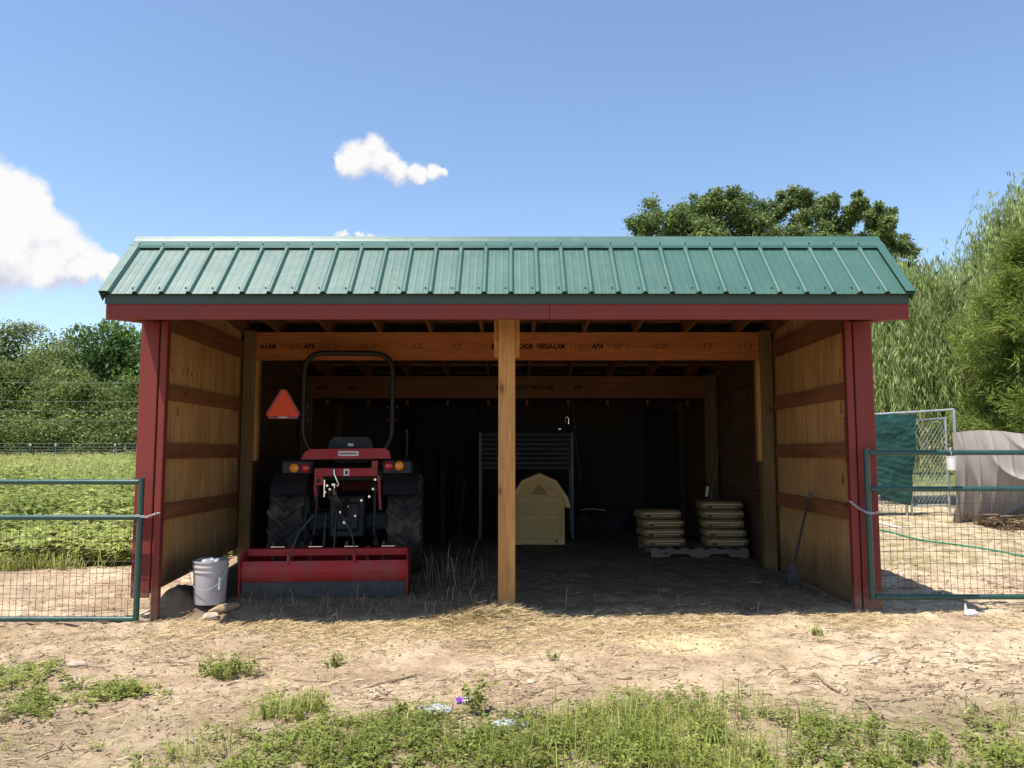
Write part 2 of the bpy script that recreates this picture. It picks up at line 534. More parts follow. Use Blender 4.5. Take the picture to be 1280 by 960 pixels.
# ground: dry sandy dirt, brown trodden soil, thin straw cover, grass far out
def ground_material():
    m = nm('ground'); t = NT(m)
    p = t.coord('Position')
    sp = t.node('ShaderNodeSeparateXYZ'); t.l.new(p, sp.inputs[0])
    X, Y = sp.outputs['X'], sp.outputs['Y']
    n_big = t.noise(p, 0.9, 5, 0.6, 0.4)
    n_mid = t.noise(p, 4.5, 6, 0.65)
    n_fine = t.noise(p, 38, 5, 0.7)
    n_grit = t.noise(p, 150, 3, 0.7)
    sand, soil, dark = (0.57, 0.440, 0.302), (0.335, 0.238, 0.154), (0.150, 0.102, 0.064)
    c = t.ramp(n_big, [(0.36, soil), (0.50, tuple((x+y)/2 for x, y in zip(sand, soil))), (0.62, sand)])
    c = t.mix(t.rangef(n_mid, 0.46, 0.62, 0, 0.85), c, soil)
    c = t.mix(t.rangef(t.noise(p, 13, 5, 0.7, 0.5), 0.54, 0.66, 0, 0.6), c, dark)
    c = t.mix(t.rangef(n_fine, 0.56, 0.74, 0, 0.7), c, dark)
    c = t.mix(t.rangef(n_fine, 0.44, 0.30, 0, 0.45), c, (0.66, 0.52, 0.35))
    c = t.mix(t.rangef(n_grit, 0.60, 0.78, 0, 0.55), c, dark)
    # pale bare sand on the right of the yard
    pr = t.math('MULTIPLY', t.rangef(X, 0.8, 3.2), t.rangef(n_mid, 0.62, 0.42))
    c = t.mix(t.math('MULTIPLY', pr, 0.55), c, (0.60, 0.475, 0.330))
    # washed out pale yellow sand heap
    dx_ = t.math('MULTIPLY', t.math('SUBTRACT', X, 1.18), 1.6); dy_ = t.math('MULTIPLY', t.math('SUBTRACT', Y, 5.75), 2.2)
    rr2 = t.math('ADD', t.math('MULTIPLY', dx_, dx_), t.math('MULTIPLY', dy_, dy_))
    hp = t.math('ADD', rr2, t.math('MULTIPLY', n_mid, 1.2))
    c = t.mix(t.rangef(hp, 1.35, 0.65, 0, 0.75), c, (0.68, 0.53, 0.32))
    # brown soil inside the shed, darkened to paint in the interior shade
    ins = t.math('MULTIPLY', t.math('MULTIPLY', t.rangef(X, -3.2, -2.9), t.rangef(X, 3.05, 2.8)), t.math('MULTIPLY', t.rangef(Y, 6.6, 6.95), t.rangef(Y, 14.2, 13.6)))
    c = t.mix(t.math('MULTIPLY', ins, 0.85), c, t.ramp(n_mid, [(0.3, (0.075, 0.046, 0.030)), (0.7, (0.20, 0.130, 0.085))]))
    # grass cover: field on the left and far ground
    fl = t.math('MULTIPLY', t.rangef(X, -3.6, -4.6), t.rangef(Y, 9.6, 10.8))
    far = t.rangef(Y, 17.0, 21.0)
    gcol = t.ramp(n_mid, [(0.3, (0.05, 0.075, 0.02)), (0.7, (0.12, 0.15, 0.045))])
    c = t.mix(t.math('MAXIMUM', fl, far), c, gcol)
    # thin green on the yard right behind the gate
    rg = t.math('MULTIPLY', t.math('MULTIPLY', t.rangef(X, 3.4, 4.2), t.rangef(Y, 8.0, 9.0)), t.rangef(n_mid, 0.40, 0.62))
    c = t.mix(t.math('MULTIPLY', rg, 0.6), c, (0.22, 0.21, 0.085))
    # foreground turf soil
    fg = t.math('MULTIPLY', t.rangef(Y, 4.75, 4.2), t.rangef(n_mid, 0.66, 0.40))
    c = t.mix(t.math('MULTIPLY', fg, 0.6), c, (0.15, 0.125, 0.06))
    h = t.math('ADD', t.math('MULTIPLY', n_fine, 0.6), t.math('MULTIPLY', n_grit, 0.35))
    nrm = t.bump(h, 0.9, 0.022)
    nrm = t.bump(n_mid, 0.5, 0.05, nrm)
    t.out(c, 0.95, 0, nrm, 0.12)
    return m
MATS['ground'] = ground_material()

def red_boards():
    """barn red stain over rough sawn boards: grain, faded streaks, splashed mud with its own ragged edge"""
    m = nm('red_paint'); t = NT(m)
    co = t.coord('Object', (1, 1, 0.06), rnd=True)
    g = t.noise(co, 24, 6, 0.65, 0.5)
    cx_ = t.coord('Object', (0.06, 1, 1), rnd=True)
    gx_ = t.noise(cx_, 24, 6, 0.65, 0.5)
    o = t.coord('Object', rnd=True)
    big = t.noise(o, 1.6, 4)
    c = t.ramp(big, [(0.3, (0.165, 0.025, 0.020)), (0.7, (0.220, 0.035, 0.027))])
    c = t.mix(t.rangef(g, 0.56, 0.78, 0, 0.35), c, (0.25, 0.055, 0.045))
    c = t.mix(t.rangef(gx_, 0.60, 0.80, 0, 0.25), c, (0.11, 0.015, 0.014))
    sp = t.node('ShaderNodeSeparateXYZ'); t.l.new(t.node('ShaderNodeNewGeometry').outputs['Position'], sp.inputs[0])
    hz = t.math('ADD', sp.outputs['Z'], t.math('MULTIPLY', t.noise(o, 9.0, 6, 0.7), 0.6))
    c = t.mix(t.rangef(hz, 0.34, 0.62, 0.7, 0.0), c, (0.26, 0.16, 0.10))
    t.out(c, t.rangef(big, 0.3, 0.7, 0.55, 0.75), 0, t.bump(t.math('ADD', g, gx_), 0.3, 0.003), 0.35)
    MATS['red_paint'] = m
    return m
RED = red_boards()
POSTW = wood('post_wood', (0.62, 0.33, 0.115), (0.42, 0.19, 0.060), 'z', 16)
BEAMW = wood('beam_wood', (0.50, 0.175, 0.050), (0.36, 0.110, 0.030), 'x', 12, knots=False)
RAFTW = wood('rafter_wood', (0.28, 0.115, 0.045), (0.17, 0.065, 0.025), 'y', 16)
GIRTW = wood('girt_wood', (0.34, 0.130, 0.054), (0.21, 0.075, 0.030), 'y', 15)
GREYP = wood('treated_post_wood', (0.25, 0.15, 0.065), (0.15, 0.085, 0.036), 'z', 16)
PLY = plywood('plywood', (0.74, 0.41, 0.160), (0.52, 0.255, 0.095), stain=(0.13, 0.085, 0.05))
PLYM = plywood('shaded_plywood', (0.19, 0.110, 0.058), (0.11, 0.062, 0.033), stain=(0.08, 0.055, 0.035))  # plywood darkened for the rear bays, interior shade put into the colour
GREYM = wood('shaded_post_wood', (0.15, 0.090, 0.045), (0.09, 0.054, 0.028), 'z', 16)  # darker copy of the treated post wood, shade of the back rows painted in
GIRTM = wood('shaded_girt_wood', (0.17, 0.080, 0.042), (0.10, 0.048, 0.026), 'y', 15)  # girt wood with the shade of the deep bays in its colour
BEAMM = wood('shaded_beam_wood', (0.19, 0.075, 0.034), (0.12, 0.045, 0.021), 'x', 12, knots=False)  # beam wood for the second header, darkened to stand in for shade
PLYB = plywood('deep_shade_plywood', (0.055, 0.042, 0.038), (0.032, 0.025, 0.023))  # near-black plywood, gloom at the back of the shed painted into it
GALV = plain('galvanised_steel', (0.55, 0.57, 0.58), 0.42, 0.75, 0.15, 12, 0.1)
DULLG = plain('dull_galvanised_sheet', (0.085, 0.10, 0.11), 0.5, 0.5, 0.25, 7, 0.1)
UNDER = plain('bare_sheet_metal', (0.16, 0.165, 0.17), 0.5, 0.6, 0.2, 5, 0.1)
BLACK = plain('black_paint', (0.008, 0.008, 0.010), 0.55, 0, 0.3, 9, 0.1)
RUBBER = plain('rubber', (0.030, 0.028, 0.027), 0.85, 0, 0.35, 8, 0.5, 0.25, dirt=(0.20, 0.145, 0.10), dirt_amt=0.75)
TRED = plain('tractor_red', (0.36, 0.008, 0.020), 0.45, 0, 0.15, 5, 0.05, 0.4, dirt=(0.16, 0.05, 0.04), dirt_amt=0.4)
BRED = plain('implement_red', (0.36, 0.013, 0.015), 0.55, 0, 0.2, 4, 0.15, 0.4, dirt=(0.17, 0.075, 0.05), dirt_amt=0.6)
EDGE = plain('worn_steel', (0.075, 0.075, 0.080), 0.6, 0.5, 0.4, 9, 0.3, dirt=(0.16, 0.12, 0.09), dirt_amt=0.4)
CAST = plain('dark_casting', (0.022, 0.022, 0.026), 0.6, 0.1, 0.4, 9, 0.4)
CHROME = plain('bright_metal', (0.80, 0.80, 0.80), 0.18, 1.0, 0.1, 9, 0.02)
GATEG = plain('gate_green', (0.018, 0.066, 0.055), 0.38, 0, 0.2, 6, 0.1, 0.5, dirt=(0.10, 0.12, 0.10), dirt_amt=0.2)
WIREM = plain('mesh_wire', (0.075, 0.055, 0.045), 0.6, 0.5, 0.4, 14, 0.1)
WHITEP = plain('white_plastic', (0.74, 0.73, 0.72), 0.5, 0, 0.06, 4, 0.06)
BUCKETP = plain('bucket_plastic', (0.46, 0.42, 0.43), 0.42, 0, 0.08, 5, 0.06, 0.5, dirt=(0.30, 0.25, 0.21), dirt_amt=0.35)
INK = plain('black_ink', (0.018, 0.010, 0.008), 0.8, 0, 0.3, 40, 0.0, 0.1)
INKF = plain('faded_ink', (0.13, 0.050, 0.022), 0.8, 0, 0.4, 30, 0.0, 0.1)
STONE = plain('pale_stone', (0.43, 0.35, 0.27), 0.9, 0, 0.25, 9, 0.6, 0.2)
STRAWC = leaf_plain('dry_straw', [(0.0, (0.20, 0.135, 0.075)), (0.5, (0.52, 0.385, 0.20)), (1.0, (0.74, 0.59, 0.35))])
TWIG = leaf_plain('dead_stalks', [(0.0, (0.07, 0.045, 0.03)), (0.6, (0.22, 0.15, 0.09)), (1.0, (0.46, 0.36, 0.24))])
BARK = wood('bark', (0.16, 0.12, 0.09), (0.07, 0.05, 0.04), 'z', 22, knots=False, rough=0.95)
WEEDL = leafmat('weed_leaf', (0.070, 0.095, 0.018), (0.22, 0.265, 0.055), (0.42, 0.44, 0.13))
GRASSL = leafmat('grass_blade', (0.085, 0.12, 0.020), (0.27, 0.32, 0.050), (0.52, 0.50, 0.19))
FIELDL = leafmat('field_leaf', (0.070, 0.105, 0.020), (0.25, 0.320, 0.065), (0.56, 0.58, 0.21))
OAKL = leafmat('oak_leaf', (0.036, 0.070, 0.018), (0.115, 0.175, 0.046), (0.28, 0.34, 0.11))
WOODL = leafmat('woodland_leaf', (0.038, 0.070, 0.016), (0.120, 0.165, 0.040), (0.27, 0.32, 0.08))
WOODL2 = leafmat('broad_woodland_leaf', (0.030, 0.070, 0.018), (0.080, 0.155, 0.040), (0.19, 0.28, 0.075))
WOODG = leafmat('grey_woodland_leaf', (0.055, 0.085, 0.022), (0.165, 0.210, 0.056), (0.33, 0.38, 0.12))
WILL = leafmat('willow_leaf', (0.085, 0.130, 0.030), (0.31, 0.385, 0.120), (0.60, 0.66, 0.30), 0.5)
CEDL = leafmat('cedar_spray', (0.030, 0.062, 0.012), (0.130, 0.195, 0.032), (0.32, 0.385, 0.085), 0.35)

def roof_green():
    m = nm('roof_green'); t = NT(m)
    co = t.coord('Object', (1, 1, 1), rnd=True)
    n1 = t.noise(co, 2.5, 4)
    c = t.ramp(n1, [(0.3, (0.040, 0.104, 0.084)), (0.7, (0.053, 0.125, 0.102))])
    st = t.noise(t.coord('Object', (1, 0.12, 0.12), rnd=True), 26, 6, 0.7)
    c = t.mix(t.rangef(st, 0.60, 0.78, 0, 0.09), c, (0.19, 0.26, 0.24))
    sm = t.noise(co, 7, 6, 0.7, 1.0)
    c = t.mix(t.rangef(sm, 0.62, 0.80, 0, 0.16), c, (0.27, 0.33, 0.31))
    w = t.noise(co, 2.2, 3)
    t.out(c, t.rangef(sm, 0.3, 0.7, 0.36, 0.46), 0.0, t.bump(w, 0.16, 0.03), 0.5)
    return m
ROOFG = roof_green()
DRIP = plain('drip_green', (0.030, 0.060, 0.050), 0.5, 0, 0.2, 6, 0.1)

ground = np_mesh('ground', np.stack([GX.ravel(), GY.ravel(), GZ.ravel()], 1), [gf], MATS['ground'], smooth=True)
tag(ground, kind='structure')

# ------------------------------------------------------------------ the shed
CX = -0.05
shed = empty('shed', (CX, 6.73, 0.0), 'open fronted pole shed with green metal roof and dark red trim', 'shed')
YF, YB = 6.73, 13.60                       # front and back planes
YE, ZE = 6.00, 2.648                       # eave edge
YR, ZR = 6.56, 3.238                       # ridge
def rafter_bottom(y): return 2.782 - 0.114*(y-8.8)
def roof_under(y): return rafter_bottom(y) + 0.16 + 0.039

# front roof: ribbed sheets, four ribs to a sheet
RS = 0.2125
x0r, x1r = CX-3.205, CX+3.225
sl = (Vector((0, YR, ZR)) - Vector((0, YE, ZE)))
sl_len = sl.length
sd = sl.normalized()
sn = Vector((0, -sd.z, sd.y))              # outward normal of the front slope
def sheet_profile(xa, xb, ribs, h=0.021):
    """top outline of a ribbed sheet: list of (x, height)"""
    p = [(xa, 0.0)]
    for r in ribs:
        for dx, hh in ((-0.026, 0), (-0.012, h), (-0.006, h+0.0025), (0.006, h+0.0025), (0.012, h), (0.026, 0)):
            if xa < r+dx < xb: p.append((r+dx, hh))
        for dx in (RS*0.36, RS*0.66):       # faint stiffening creases in the pan
            for e, hh in ((-0.012, 0), (0, 0.0009), (0.012, 0)):
                if xa < r+dx+e < xb: p.append((r+dx+e, hh))
    p.append((xb, 0.0))
    return sorted(p)
def sheet(pa, d, nrm, length, prof, th=0.003):
    mb = MB()
    top = [Vector((x, 0, 0)) + nrm*h for x, h in prof]
    bot = [q - nrm*th for q in top]
    n = len(prof)
    vs = []
    for k in (0, 1):
        o = pa + d*length*k
        vs += [o+q for q in top] + [o+q for q in bot]
    fs = []
    for i in range(n-1):
        fs.append((i, i+1, 2*n+i+1, 2*n+i)); fs.append((n+i+1, n+i, 3*n+i, 3*n+i+1))
        fs.append((i+1, i, n+i, n+i+1)); fs.append((2*n+i, 2*n+i+1, 3*n+i+1, 3*n+i))
    fs += [(0, 2*n, 3*n, n), (n-1, 2*n-1, 4*n-1, 3*n-1)]
    mb.add(vs, fs)
    return mb
ribs = [x0r + 0.06 + RS*k for k in range(40) if x0r + 0.06 + RS*k < x1r - 0.03]
k = 0
pan_top_len = sl_len - 0.07
SCREW = None
while k < len(ribs):
    xa = x0r if k == 0 else ribs[k]-0.034
    last = k + 4 >= len(ribs)
    xb = x1r if last else ribs[k+4]-0.031
    rb = ribs[k:k+4] if not last else ribs[k:]
    lift = sn*0.0012*(k // 4 % 2)
    pn = sheet(Vector((0, YE, ZE)) + lift + sd*random.uniform(-0.004, 0.004), sd, sn, pan_top_len, sheet_profile(xa, xb, rb)).build('roof_panel', ROOFG, shed)
    sc = MB()
    for r in rb:
        for s_ in (0.075,):
            c = Vector((r - 0.045, YE, ZE)) + sd*s_ + sn*0.004
            sc.tube([c, c + sn*0.006], 0.0075, 6)
    sc.build('screws', BLACK, pn, kind='stuff')
    k += 4
# ridge cap
cap = MB()
cp = [(YR-0.125, ZR-0.125*sd.z/sd.y+0.028), (YR-0.118, ZR-0.118*sd.z/sd.y+0.045), (YR-0.045, ZR-0.022), (YR-0.030, ZR-0.002), (YR-0.004, ZR+0.030), (YR+0.004, ZR+0.030),
      (YR+0.20, ZR+0.000), (YR+0.20, ZR-0.006), (YR+0.004, ZR+0.023), (YR-0.004, ZR+0.023), (YR-0.030, ZR-0.010), (YR-0.045, ZR-0.028), (YR-0.114, ZR-0.114*sd.z/sd.y+0.030)]
cap.prism(cp, 'x', x0r-0.012, x1r+0.012)
capo = cap.build('ridge_cap', ROOFG, shed)
sc = MB()
for r in ribs:
    c = Vector((r, YR-0.095, ZR-0.0655))
    sc.tube([c + sn*0.0, c + sn*0.012], 0.0075, 6)
sc.build('screws', BLACK, capo, kind='stuff')
# dark foam closure under the cap
MB().prism([(YR-0.10, ZR-0.128), (YR-0.09, ZR-0.118), (YR-0.06, ZR-0.056), (YR-0.03, ZR-0.06)], 'x', x0r+0.03, x1r-0.03).build('closure_strip', BLACK, shed)
# rake trims on the two ends of the front slope
for xx, s_ in ((x0r-0.008, 1), (x1r+0.008, -1)):
    p0 = Vector((xx, YE-0.004, ZE)); rk = MB()
    w = 0.075*s_
    a = [Vector((0, 0, 0)) + sn*0.027, Vector((w, 0, 0)) + sn*0.027, Vector((w, 0, 0)) + sn*0.024, Vector((0.004*s_, 0, 0)) + sn*0.024, Vector((0.004*s_, 0, 0)) - sn*0.07, Vector((0, 0, 0)) - sn*0.07]
    n = len(a)
    L2 = sl_len - 0.075
    rk.add([p0+q for q in a] + [p0+q+sd*L2 for q in a], [tuple(range(n)), tuple(range(n, 2*n))[::-1]] + [(i, n+i, n+(i+1) % n, (i+1) % n) for i in range(n)])
    rk.build('rake_trim', ROOFG, shed)
# drip edge, fascia, soffit returns
MB().box((x0r+0.012, YE+0.048, ZE-0.072), (x1r-0.012, YE+0.056, ZE+0.040)).build('drip_edge', DRIP, shed)
FX0, FX1 = CX-3.19, CX+3.215
fj = CX+0.35
for a, b in ((FX0, fj-0.001), (fj+0.001, FX1)):
    MB().box((a, YE+0.062, 2.455), (b, YE+0.100, 2.665), 0.003).build('fascia_board', RED, shed)
for s_ in (-1, 1):
    xa, xb = sorted((CX+s_*3.205, CX+s_*3.045))
    MB().prism([(YE+0.1015, 2.462), (YF-0.003, 2.530), (YF-0.003, 2.552), (YE+0.101, 2.484)], 'x', xa, xb).build('soffit_board', RED, shed)
    xg = CX+s_*3.198                       # board closing the gable end of the front overhang
    MB().prism([(YE+0.101, 2.470), (YF+0.10, 2.540), (YF+0.10, 3.17), (YR, ZR-0.05), (YE+0.101, ZE+0.03)], 'x', xg-0.008, xg+0.008).build('gable_board', RED, shed)

nails = MB()
for k in range(12):
    xx = FX0+0.15+k*0.56
    for zz in (2.50, 2.60):
        nails.lathe([(0.0055, YE+0.0600), (0.0055, YE+0.0635)], 6, (xx+random.uniform(-.02, .02), 0, zz+random.uniform(-.01, .01)), 'y', True)
nails.build('nail_heads', EDGE, shed, kind='stuff')
# posts
def post(x0, x1, y0, y1, z0, z1, mat, name='post', label=None):
    return MB().box((x0, y0, z0), (x1, y1, z1), 0.006).build(name, mat, shed, label=label)
post(CX-0.070, CX+0.078, YF-0.01, YF+0.13, -0.1, 2.95, POSTW, 'center_post', 'bare yellow timber post in the middle of the opening')
for s_ in (-1, 1):                         # bolted blocks either side of the middle post
    xa, xb = sorted((CX+0.004+s_*0.0755, CX+0.004+s_*0.112))
    MB().prism([(YF+0.02, 2.38), (YF+0.10, 2.24), (YF+0.10, 2.90), (YF+0.02, 2.90)], 'x', xa, xb).build('cleat', POSTW, shed)
for s_ in (-1, 1):
    def X(a, b): return sorted((CX+s_*a, CX+s_*b))
    xa, xb = X(2.992, 3.058)
    post(xa, xb, YF+0.012, YF+0.075, -0.1, 3.0, RED, 'corner_post')
    xa, xb = X(3.060, 3.222)
    post(xa, xb, YF-0.008, YF+0.014, -0.02 if s_ > 0 else 0.155, 2.60, RED, 'corner_board')
    xa, xb = X(2.985, 3.046)
    post(xa, xb, YF-0.010, YF+0.010, -0.05, 2.56, RED, 'trim_strip')
    for yp in (8.8, 11.2, 13.42):
        xa, xb = X(2.905, 3.045)
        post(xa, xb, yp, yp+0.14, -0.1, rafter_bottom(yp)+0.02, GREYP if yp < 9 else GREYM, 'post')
    for yp, zb in ((8.8, 1.30), (11.2, 0.95)):      # boards nailed under the headers
        xa, xb = X(2.860, 2.903)
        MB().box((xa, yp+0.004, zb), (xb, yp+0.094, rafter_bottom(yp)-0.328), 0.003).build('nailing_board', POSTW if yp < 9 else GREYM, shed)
# header over the opening, hidden high behind the fascia
MB().box((CX-2.90, YF+0.014, 2.66), (CX+2.90, YF+0.052, 2.95)).build('header_beam', BEAMW, shed)

# lettering helper: text turned into a thin solid mesh
def text_mesh(body, size, bold=0.0, shear=0.0, align='LEFT'):
    cu = bpy.data.curves.new('lettering', 'FONT')
    cu.body = body; cu.size = size; cu.offset = bold; cu.shear = shear; cu.align_x = align
    cu.align_y = 'CENTER'
    cu.extrude = 0.0006
    cu.resolution_u = 3
    o = bpy.data.objects.new('lettering', cu)
    COL.objects.link(o)
    dg = bpy.context.evaluated_depsgraph_get()
    me = bpy.data.meshes.new_from_object(o.evaluated_get(dg))
    bpy.data.objects.remove(o)
    bpy.data.curves.remove(cu)
    return me
def lettering(body, size, loc, rot, mat, parent, bold=0.0, shear=0.0, width=None, align='LEFT'):
    me = text_mesh(body, size, bold, shear, align)
    if width:
        xs = [v.co.x for v in me.vertices]
        k_ = width/max(1e-6, max(xs)-min(xs))
        for v in me.vertices: v.co.x *= k_
    me.materials.clear()
    me.materials.append(mat)
    o = bpy.data.objects.new('lettering', me)
    link(o, parent)
    o.location = Vector(loc) - parent_loc(parent)
    o.rotation_euler = rot
    return o

# two laminated headers with the maker's print
UP = (R(90), 0, 0)
for yp, prints in ((8.8, 1), (11.2, 2)):
    zt = rafter_bottom(yp)
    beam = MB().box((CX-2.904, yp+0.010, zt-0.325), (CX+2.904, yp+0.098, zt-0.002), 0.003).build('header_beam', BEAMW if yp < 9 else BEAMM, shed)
    zc, yt = zt-0.170, yp+0.008
    sc_ = yp/8.8
    def xu(u): return (u-640)/F*yp*0.998
    if prints == 1:
        rows = [("A-LAM", 322, 342, INK, .003, 0), ("1.7-2650", 347, 372, INKF, 0, 0), ("APA", 376, 391, INK, .003, .3), ("12/18/07\" CE", 394, 420, INKF, 0, 0), ("——— 1005-20\"", 425, 470, INKF, 0, 0),
                ("1.7", 514, 524, INKF, .001, 0), ("1.7", 565, 574, INKF, .001, 0), ("BOISE CASCADE", 614, 666, INK, .003, 0), ("VERSA-LAM", 671, 707, INK, .003, 0),
                ("1.7-2650", 712, 737, INKF, 0, 0), ("APA", 740, 756, INK, .003, .3), ("12/18/07\" CE", 759, 788, INKF, 0, 0), ("——— 1005-20\"", 791, 838, INKF, 0, 0), ("1.7", 881, 891, INKF, .001, 0), ("v", 925, 929, INKF, .001, 0), ("1.7", 933, 943, INKF, .001, 0)]
    else:
        rows = [("A-LAM", 393, 408, INK, .003, 0), ("1.7-2650", 411, 430, INKF, 0, 0), ("APA", 433, 445, INK, .003, .3), ("12/18/07\" CE", 448, 475, INKF, 0, 0), ("1005-20\"", 485, 507, INKF, 0, 0),
                ("1.7", 542, 549, INKF, .001, 0), ("1.7", 580, 587, INKF, .001, 0), ("BOISE CASCADE", 620, 660, INK, .003, 0), ("VERSA-LAM", 663, 692, INK, .003, 0),
                ("1.7-2650", 696, 714, INKF, 0, 0), ("APA", 717, 729, INK, .003, .3), ("12/18/07\" CE", 731, 755, INKF, 0, 0), ("1005-20\"", 770, 795, INKF, 0, 0)]
    for body, ua, ub, mt, bo, sh in rows:
        lettering(body, 0.088, (xu(ua), yt, zc), UP, mt, beam, bo, sh, width=xu(ub)-xu(ua))

# rafters, purlins
RL = YB + 0.15 - (YF-0.10)
def rafter_at(x):
    mb = MB()
    ya, yb = YF-0.12, YB+0.12
    mb.prism([(ya, rafter_bottom(ya)), (yb, rafter_bottom(yb)), (yb, rafter_bottom(yb)+0.16), (ya, rafter_bottom(ya)+0.16)], 'x', x-0.019, x+0.019)
    return mb.build('rafter', RAFTW, shed)
xr0 = CX-2.66
raf0 = rafter_at(xr0)
for i in range(1, 10):
    copy_of(raf0, (0.5911*i, 0, 0), shed)
for s_ in (-1, 1):
    copy_of(raf0, (CX+s_*3.066-xr0, 0, 0), shed)
yp = YF-0.02
pur0 = None
while yp < YB+0.1:
    z = rafter_bottom(yp)+0.161
    if pur0 is None:
        pur0 = MB().box((CX-3.19, yp, z), (CX+3.19, yp+0.088, z+0.038)).build('purlin', RAFTW, shed); p0 = (yp, z)
    else:
        copy_of(pur0, (0, yp-p0[0], z-p0[1]), shed)
    yp += 0.57
# rear roof sheets
rd = Vector((0, 1, -0.114)).normalized(); rnv = Vector((0, 0.114, 1)).normalized()
k = 0
while k < len(ribs):
    xa = x0r if k == 0 else ribs[k]-0.034
    last = k + 4 >= len(ribs)
    xb = x1r if last else ribs[k+4]-0.031
    rb = ribs[k:k+4] if not last else ribs[k:]
    ys = YR+0.14
    sheet(Vector((0, ys, roof_under(ys)+0.004+0.0012*(k//4 % 2))), rd, rnv, YB+0.35-ys, sheet_profile(xa, xb, rb)).build('roof_panel', UNDER, shed)
    k += 4

# side walls: plywood sheets outside, girts inside
for s_ in (-1, 1):
    ys = [YF+0.016, 7.95, 9.17, 10.39, 11.61, 12.83, YB]
    xa, xb = sorted((CX+s_*3.090, CX+s_*3.103))
    for i in range(6):
        ya, yb = ys[i]+0.002, ys[i+1]-0.002
        zb = (0.185+0.06*(ya-6.9), 0.185+0.06*(yb-6.9)) if s_ < 0 and i < 2 else (-0.08, -0.08)
        zb = tuple(min(0.33, z) for z in zb)
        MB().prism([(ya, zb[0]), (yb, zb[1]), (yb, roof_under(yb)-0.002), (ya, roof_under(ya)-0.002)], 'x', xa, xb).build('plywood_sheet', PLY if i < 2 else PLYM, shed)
    bays = [(YF+0.078, 8.798), (8.942, 11.198), (11.342, 13.418)]
    for (ya, yb) in bays:
        for zc, hh in ((1.955, 0.14), (1.405, 0.14), (0.860, 0.14)):
            xa, xb = sorted((CX+s_*3.049, CX+s_*3.0885))
            dz = random.uniform(-0.012, 0.012)
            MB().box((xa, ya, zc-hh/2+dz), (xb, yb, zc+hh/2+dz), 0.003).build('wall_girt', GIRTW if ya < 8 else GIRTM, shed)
        xa, xb = sorted((CX+s_*3.047, CX+s_*3.0885))
        za, zb2 = 2.57+0.0*(ya-6.8), 2.57-0.02*(yb-ya)
        ra, rb_ = rafter_bottom(ya)-0.30, rafter_bottom(yb)-0.24
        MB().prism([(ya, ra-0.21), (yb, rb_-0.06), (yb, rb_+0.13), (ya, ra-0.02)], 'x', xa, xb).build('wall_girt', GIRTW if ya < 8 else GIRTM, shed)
# stamps and pen marks on the plywood
for (y_, z_, body, sz, s_, mt) in ((7.03, 1.72, "PRESSURE", 0.060, 1, INKF), (7.10, 2.17, "EXTERIOR", 0.045, 1, INKF)):
    lettering(body, sz, (CX+s_*3.0885, y_, z_), (R(90), R(90), R(-90)), mt, shed, width=0.42)
marks = MB()
for i, (yy, hh) in enumerate(((6.92, .07), (7.00, .05), (7.07, .05), (7.30, .06), (7.40, .08), (7.50, .06), (7.62, .05))):
    marks.box((CX-3.0890, yy, 2.13), (CX-3.0875, yy+0.010, 2.13+hh))
marks.build('pen_marks', INK, shed)

# back wall: sheets, girts, studs, with deep shade put into their colour
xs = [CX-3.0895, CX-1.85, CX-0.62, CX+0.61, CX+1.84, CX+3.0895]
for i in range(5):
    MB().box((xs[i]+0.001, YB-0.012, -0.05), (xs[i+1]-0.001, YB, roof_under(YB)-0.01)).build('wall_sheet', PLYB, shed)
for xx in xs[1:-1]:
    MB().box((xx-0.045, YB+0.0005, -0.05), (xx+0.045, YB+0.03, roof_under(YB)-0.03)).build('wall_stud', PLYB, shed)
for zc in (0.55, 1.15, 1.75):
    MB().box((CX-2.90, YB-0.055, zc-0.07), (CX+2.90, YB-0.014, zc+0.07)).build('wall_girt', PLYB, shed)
# blocks hanging below the second header (rafter hangers)
blk0 = MB().box((xr0-0.03, 11.302, rafter_bottom(11.3)-0.41), (xr0+0.012, 11.38, rafter_bottom(11.3)-0.33)).build('block', GIRTM, shed)
for i in range(1, 10):
    copy_of(blk0, (0.5911*i+random.uniform(-.02, .02), 0, 0), shed)

# ------------------------------------------------------------------ gates
def gate(x0, x1, y, z0, z1, zm, end_x, label, hang):
    """green tube gate with welded mesh; end_x = the closing upright next to the post"""
    g = empty('gate', ((x0+x1)/2, y, z0), label, 'gate', 'green gates beside the shed')
    r = 0.0225
    for z, nme in ((z1, 'rail'), (zm, 'rail'), (z0, 'rail')):
        MB().tube([(x0+0.02, y, z), (x1-0.02, y, z)], r, 12).build(nme, GATEG, g, smooth=True)
    for x in (x0, x1):
        MB().tube([(x, y, z0-0.028), (x, y, z1+0.035)], r*1.1, 12).build('upright', GATEG, g, smooth=True)
    w = MB()
    x = x0+0.055
    while x < x1-0.02:
        w.tube([(x+random.uniform(-.002, .002), y-0.012, z0), (x+random.uniform(-.003, .003), y-0.012, zm+0.005)], 0.0019, 4, False)
        x += 0.0555
    z = z0+0.075
    while z < zm-0.03:
        w.tube([(x0, y-0.0155, z), (x1, y-0.0155, z+random.uniform(-.003, .003))], 0.0019, 4, False)
        z += 0.1015
    w.build('wire_mesh', WIREM, g, kind='stuff')
    return g
